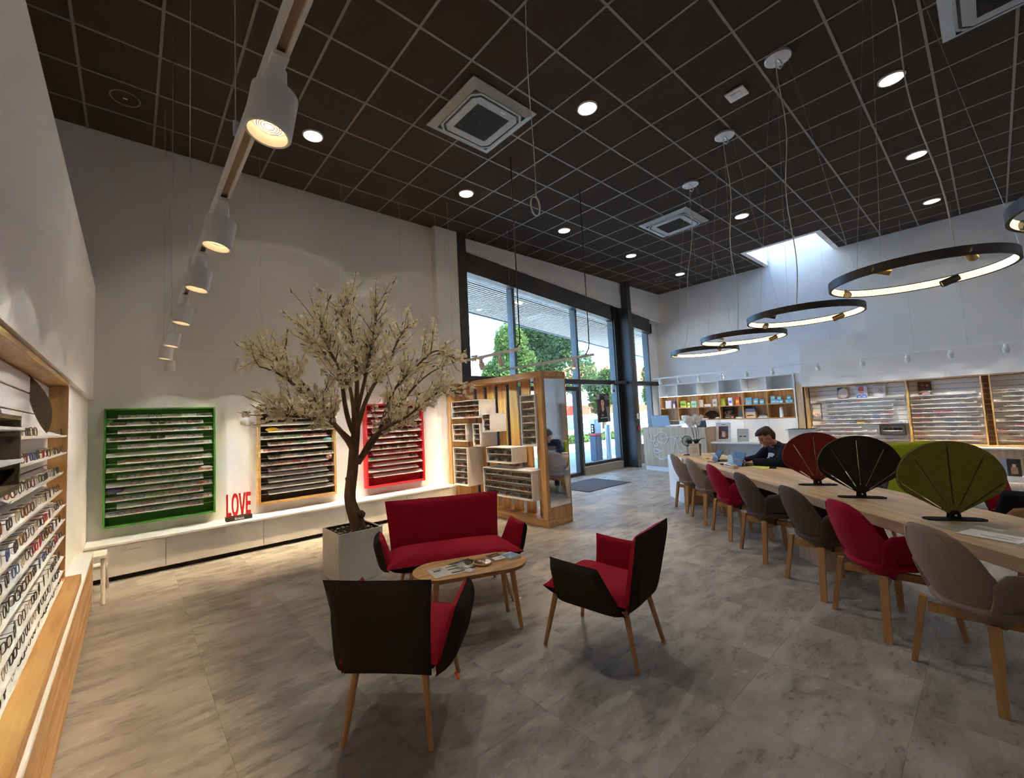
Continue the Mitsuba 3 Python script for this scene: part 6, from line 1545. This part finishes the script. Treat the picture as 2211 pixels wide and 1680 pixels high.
poster('poster', 'dark photo poster of two people on the top shelf of the middle end wall bay', 'poster', .935, 1.60, .20, .27, paint(34, 28, 28), [(ell(-.15, .72, .09, .09), paint(150, 105, 85)), (Polygon([(-.42, .15), (-.3, .6), (-.02, .6), (.02, .2)]), paint(60, 48, 48)), (ell(.18, .70, .09, .09), paint(176, 140, 115)), (Polygon([(0, .15), (.06, .58), (.32, .58), (.44, .2)]), paint(52, 50, 60)), (Polygon([(-.3, 0), (-.2, .16), (.1, .22), (.35, .1), (.4, 0)]), paint(206, 140, 130)), (sbox(.24, .18, .42, .26), 'mat_paper')], DXB - .07)
k = thing('framed_panel', 'narrow black edged mirror panel with a tilted white sign at the left of the end wall display', 'display panel')
obj('frame', MB().prism(Polygon(sbox(2.71, 1.13, 2.90, 1.52).exterior, [sbox(2.718, 1.138, 2.892, 1.512).exterior]), .01, frame([DXB - .03, 0, 0], [0, 1, 0], [0, 0, 1], [1, 0, 0])), 'mat_black', k)
sg = obj('tilted_sign', MB().prism([(-.095, .05), (0, -.10), (.095, .02), (.06, .10), (-.06, .11)], .004, frame([DXB - .036, 2.805, 1.23], [0, -1, 0], [0, 0, 1], [-1, 0, 0])), paint(240, 226, 226), k)
for q in range(3):
    obj('print', MB().box(DXB - .0405, DXB - .040, 2.76 + q * .03, 2.775 + q * .03, 1.20 + q * .02, 1.26 + q * .01), paint(200, 110, 140), sg)
k = thing('black_frame_box', 'shallow black framed box holding two sunglasses at the lower right of the left end wall bay', 'display box')
obj('frame', MB().prism(Polygon(sbox(1.285, .775, 1.695, .985).exterior, [sbox(1.293, .783, 1.687, .977).exterior]), .12, frame([DXB - .14, 0, 0], [0, 1, 0], [0, 0, 1], [1, 0, 0])), 'mat_black', k)
obj('ledge', MB().rbox(DXB - .12, DXB - .03, 1.33, 1.64, .855, .872, .002), 'mat_white', k)
want(DXB - .08, 1.56, .872, 90, 'sun_brown', 'red brown sunglasses in the black framed box on the end wall display', 'sunglasses in the black framed box')
want(DXB - .08, 1.41, .872, 90, 'sun_black', 'black sunglasses in the black framed box on the end wall display', 'sunglasses in the black framed box')
k = thing('brass_card', 'small brass coloured card on the sixth shelf of the left end wall bay', 'card')
obj('card', MB().box(DXB - .07, DXB - .066, 1.93, 2.10, 1.03, 1.085), paint(186, 138, 66), k)
rc = thing('right_low_cabinet', 'low oak fronted cabinet with white top under the end wall display', 'cabinet')
obj('top', MB().rbox(11.93, 12.469, -2.2, 2.98, .545, .572, .003), 'mat_white', rc)
obj('body', MB().box(11.99, 12.469, -2.2, 2.96, .06, .545), 'mat_white', rc)
obj('plinth', MB().box(12.03, 12.469, -2.2, 2.96, 0, .06), 'mat_black', rc)
for q in range(8):
    ya, yb = 2.97 - q * .64, 2.97 - (q + 1) * .64
    for za, zb_ in ((.06, .36), (.365, .543)):
        obj('drawer_front', MB().rbox(11.965, 11.985, yb + .002, ya - .002, za, zb_, .002), 'mat_oak_pale', rc)
k = thing('silver_tray', 'flat silver framed tray behind the person, on the cabinet by the shelf unit', 'tray')
obj('rim', MB().rbox(11.0, 11.4, 2.55, 3.1, .96, .975, .004), 'mat_silver', k)
obj('inlay', MB().box(11.03, 11.37, 2.58, 3.07, .975, .978), 'mat_black', k)
obj('stand', MB().rbox(11.05, 11.35, 2.6, 3.05, 0, .96, .004), 'mat_white', k)

# ---------------------------------------------------------------- far seats on the right
gs = thing('green_sofa', 'lime green sofa back seen between the black and the olive fan dividers', 'sofa')
SFm = A(8.45, .66, 0, 150)
obj('seat', MB().rbox(-.62, .62, -.35, .35, .22, .42, .05, SFm), 'mat_lime', gs, smooth=50)
obj('back', MB().rbox(-.62, .62, -.42, -.30, .30, .90, .055, SFm), 'mat_lime', gs, smooth=50)
for s in (-1, 1):
    obj('arm', MB().rbox(s * .62 - .05, s * .62 + .05, -.40, .32, .25, .58, .045, SFm), 'mat_lime', gs, smooth=50)
    for y in (-.28, .26):
        obj('leg', MB().tube([(SFm @ [s * .55, y, 0, 1])[:3], (SFm @ [s * .52, y * .9, .23, 1])[:3]], [.012, .018], 8), 'mat_leg_oak', gs)
bsf = lounge(6.85, -.22, 160, .62, .56, 'black backed lounge armchair beyond the table at the right edge', 'armchair', [(-.22, .31), (.22, .31), (-.22, -.31), (.22, -.31)])
mg = thing('magazine_holder', 'clear holder with two magazines standing on the low oak cabinet at the right', 'magazine holder')
obj('tray', MB().rbox(11.72, 11.84, -.24, .06, .0, .10, .004), 'mat_white', mg)
obj('magazine', MB().box(11.74, 11.75, -.06, .05, .10, .40), paint(150, 160, 180), mg)
m1 = obj('magazine', MB().box(11.72, 11.73, -.19, -.03, .10, .40), paint(40, 36, 36), mg)
obj('print', MB().box(11.718, 11.7195, -.15, -.07, .14, .26), paint(150, 120, 100), m1)
obj('print', MB().box(11.718, 11.7195, -.13, -.09, .26, .31), paint(200, 170, 150), m1)
# poster hanging in the shop window
k = thing('window_poster', 'portrait poster of a dark haired person in black hanging on the inside of the right shop window pane', 'poster')
PF = frame([9.42, 6.925, 1.28], [1, 0, 0], [0, 0, 1], [0, -1, 0])
w, h = .57, .77
obj('board', MB().box(0, w, 0, h, -.003, 0, PF), paint(62, 52, 54), k)
for q, (pg, m) in enumerate([(sbox(.0, .62, .12, .76), paint(150, 148, 150)), (sbox(.36, .60, .56, .72), paint(96, 98, 104)), (sbox(.4, .0, .56, .42), paint(120, 118, 122)), (ell(.24, .56, .115, .15), paint(30, 20, 20)), (ell(.245, .52, .075, .105), paint(226, 176, 160)), (sbox(.2, .33, .30, .44), paint(216, 164, 150)), (Polygon([(.06, 0), (.08, .24), (.18, .35), (.25, .28), (.33, .36), (.42, .26), (.44, 0)]), paint(34, 30, 32)), (Polygon([(.18, .35), (.25, .27), (.33, .36)]), paint(220, 170, 155)), (Polygon([(.15, .6), (.22, .68), (.33, .64), (.33, .59), (.2, .6)]), paint(26, 18, 18)), (sbox(.19, .535, .235, .548), paint(40, 24, 24)), (sbox(.255, .535, .30, .548), paint(40, 24, 24)), (ell(.245, .46, .022, .009), paint(176, 40, 50)), (sbox(.235, .49, .252, .525), paint(205, 150, 136)), (Polygon(ell(.22, .19, .04, .022).exterior, [ell(.22, .19, .03, .014).exterior]), 'mat_paper')]):
    for g in getattr(pg, 'geoms', [pg]):
        obj('print', MB().prism(g, .0008 + q * .0002, PF), m, k)
obj('lettering', MB().tm(meshkit.text_mesh('Gigi Barcelona', .032, .003), PF @ A(.12, .105, .003)), 'mat_paper', k)
# ---------------------------------------------------------------- eyeglasses: models and placing
def sup(a, b, e, n):
    t = np.linspace(0, 2 * np.pi, n + 1)[:-1]
    return np.stack([a * np.sign(np.cos(t)) * np.abs(np.cos(t)) ** (2 / e), b * np.sign(np.sin(t)) * np.abs(np.sin(t)) ** (2 / e)], 1)
def glasses_parts(shape, rim_r, n, ns, folded=False):
    a, b, e = {'round': (.0235, .0225, 2.0), 'rect': (.0265, .0185, 3.2), 'panto': (.0245, .0215, 2.4), 'sun': (.029, .0235, 2.8)}[shape]
    cxl, zc = .0335 if shape != 'sun' else .0365, b + .006
    fm = MB()
    lens = []
    for s in (-1, 1):
        q = sup(a, b, e, n)
        fm.tube([(s * cxl + x, 0, zc + z) for x, z in q], rim_r, ns, closed=True)
        lens.append(MB().add([(s * cxl + x * .97, 0, zc + z * .97) for x, z in q] + [(s * cxl, .0015, zc)], [(i, (i + 1) % n, n) for i in range(n)]))
    g = cxl - a
    fm.tube([(-g, 0, zc + b * .35), (0, .003, zc + b * .6), (g, 0, zc + b * .35)], rim_r, ns)
    tm_ = []
    xo = cxl + a
    for s in (-1, 1):
        if folded:
            tm_.append(MB().tube([(s * xo, 0, zc + b * .45), (s * (xo + .004), -.006, zc + b * .45), (s * (xo - .006), -.010 - .003 * s, zc + b * .42), (-s * xo * .75, -.012 - .003 * s, zc - b * .1)], max(rim_r * .8, .001), ns))
            continue
        tm_.append(MB().tube([(s * xo, 0, zc + b * .45), (s * (xo + .006), -.006, zc + b * .45), (s * (xo + .004), -.05, zc + b * .45 + .001), (s * (xo - .002), -.070, zc + b * .3)], max(rim_r * .8, .001), ns))
    return fm, lens, tm_
KINDS = {'round_black': ('round', .0017, (0.012, .011, .011), None), 'rect_black': ('rect', .0024, (0.012, .011, .012), None), 'panto_tort': ('panto', .0024, (.07, .028, .010), None), 'round_metal': ('round', .0011, (.30, .22, .12), None),
         'rect_blue': ('rect', .0022, (.018, .032, .13), None), 'rect_tort': ('rect', .0024, (.055, .022, .010), None), 'panto_clear': ('panto', .0022, (.55, .46, .42), None), 'rect_red': ('rect', .0024, (.30, .022, .030), None),
         'rect_green': ('rect', .0022, (.03, .14, .03), None), 'sun_black': ('sun', .0030, (.010, .010, .010), (.012, .011, .012)), 'sun_brown': ('sun', .0028, (.10, .035, .015), (.09, .03, .018))}
for kd, (sh, rr_, c, lc) in KINDS.items():
    mat('gf_' + kd, c, .3, spec=.5)
    if lc:
        mat('gl_' + kd, lc, .08, spec=.6)
    for lod, n, ns in (('near', 20, 5), ('far', 12, 4)):
        fm, ls, tm_ = glasses_parts(sh, rr_ if lod == 'near' else rr_ * 1.3, n, ns, lod == 'far')
        g = {'type': 'shapegroup', 'frame': {**P(fm, lod == 'near'), 'bsdf': {'type': 'ref', 'id': 'mat_gf_' + kd}}}
        if lc or lod == 'near':
            for q, l in enumerate(ls):
                g['lens' + ('_001' if q else '')] = {**P(l), 'bsdf': {'type': 'ref', 'id': 'mat_gl_' + kd if lc else 'mat_lens'}}
        for q, l in enumerate(tm_):
            g['temple' + ('_001' if q else '')] = {**P(l), 'bsdf': {'type': 'ref', 'id': 'mat_gf_' + kd}}
        scene[f'group_{kd}_{lod}'] = g
def size_of(Am):
    c = Am[:3, 3] - CAM
    z = c @ FWD
    if z < .2:
        return 0
    x, y = FPX * (c @ RIGHT) / z + CX, FPX * (c @ DOWN) / z + CY
    return FPX * .14 / z if -20 < x < 2230 and -20 < y < 1700 else 0
GL.sort(key=lambda g: -size_of(g[0]))
stock = 0
for q, (Am, kd, lab, grp) in enumerate(GL):
    sz = size_of(Am)
    lod = 'near' if sz > 24 else 'far'
    d = {'type': 'instance', 'shapegroup': {'type': 'ref', 'id': f'group_{kd}_{lod}'}, 'to_world': T(Am)}
    if q < 300:
        k = thing('eyeglasses', lab, 'eyeglasses' if 'sun' not in kd else 'sunglasses', grp)
        scene[k] = d
    else:
        stock += 1
        scene[f'eyeglasses_stock__{stock:03d}'] = d
if stock:
    labels['eyeglasses_stock'] = {'label': 'the many small eyeglasses on the far shelves of the end wall display', 'category': 'eyeglasses', 'kind': 'stuff'}
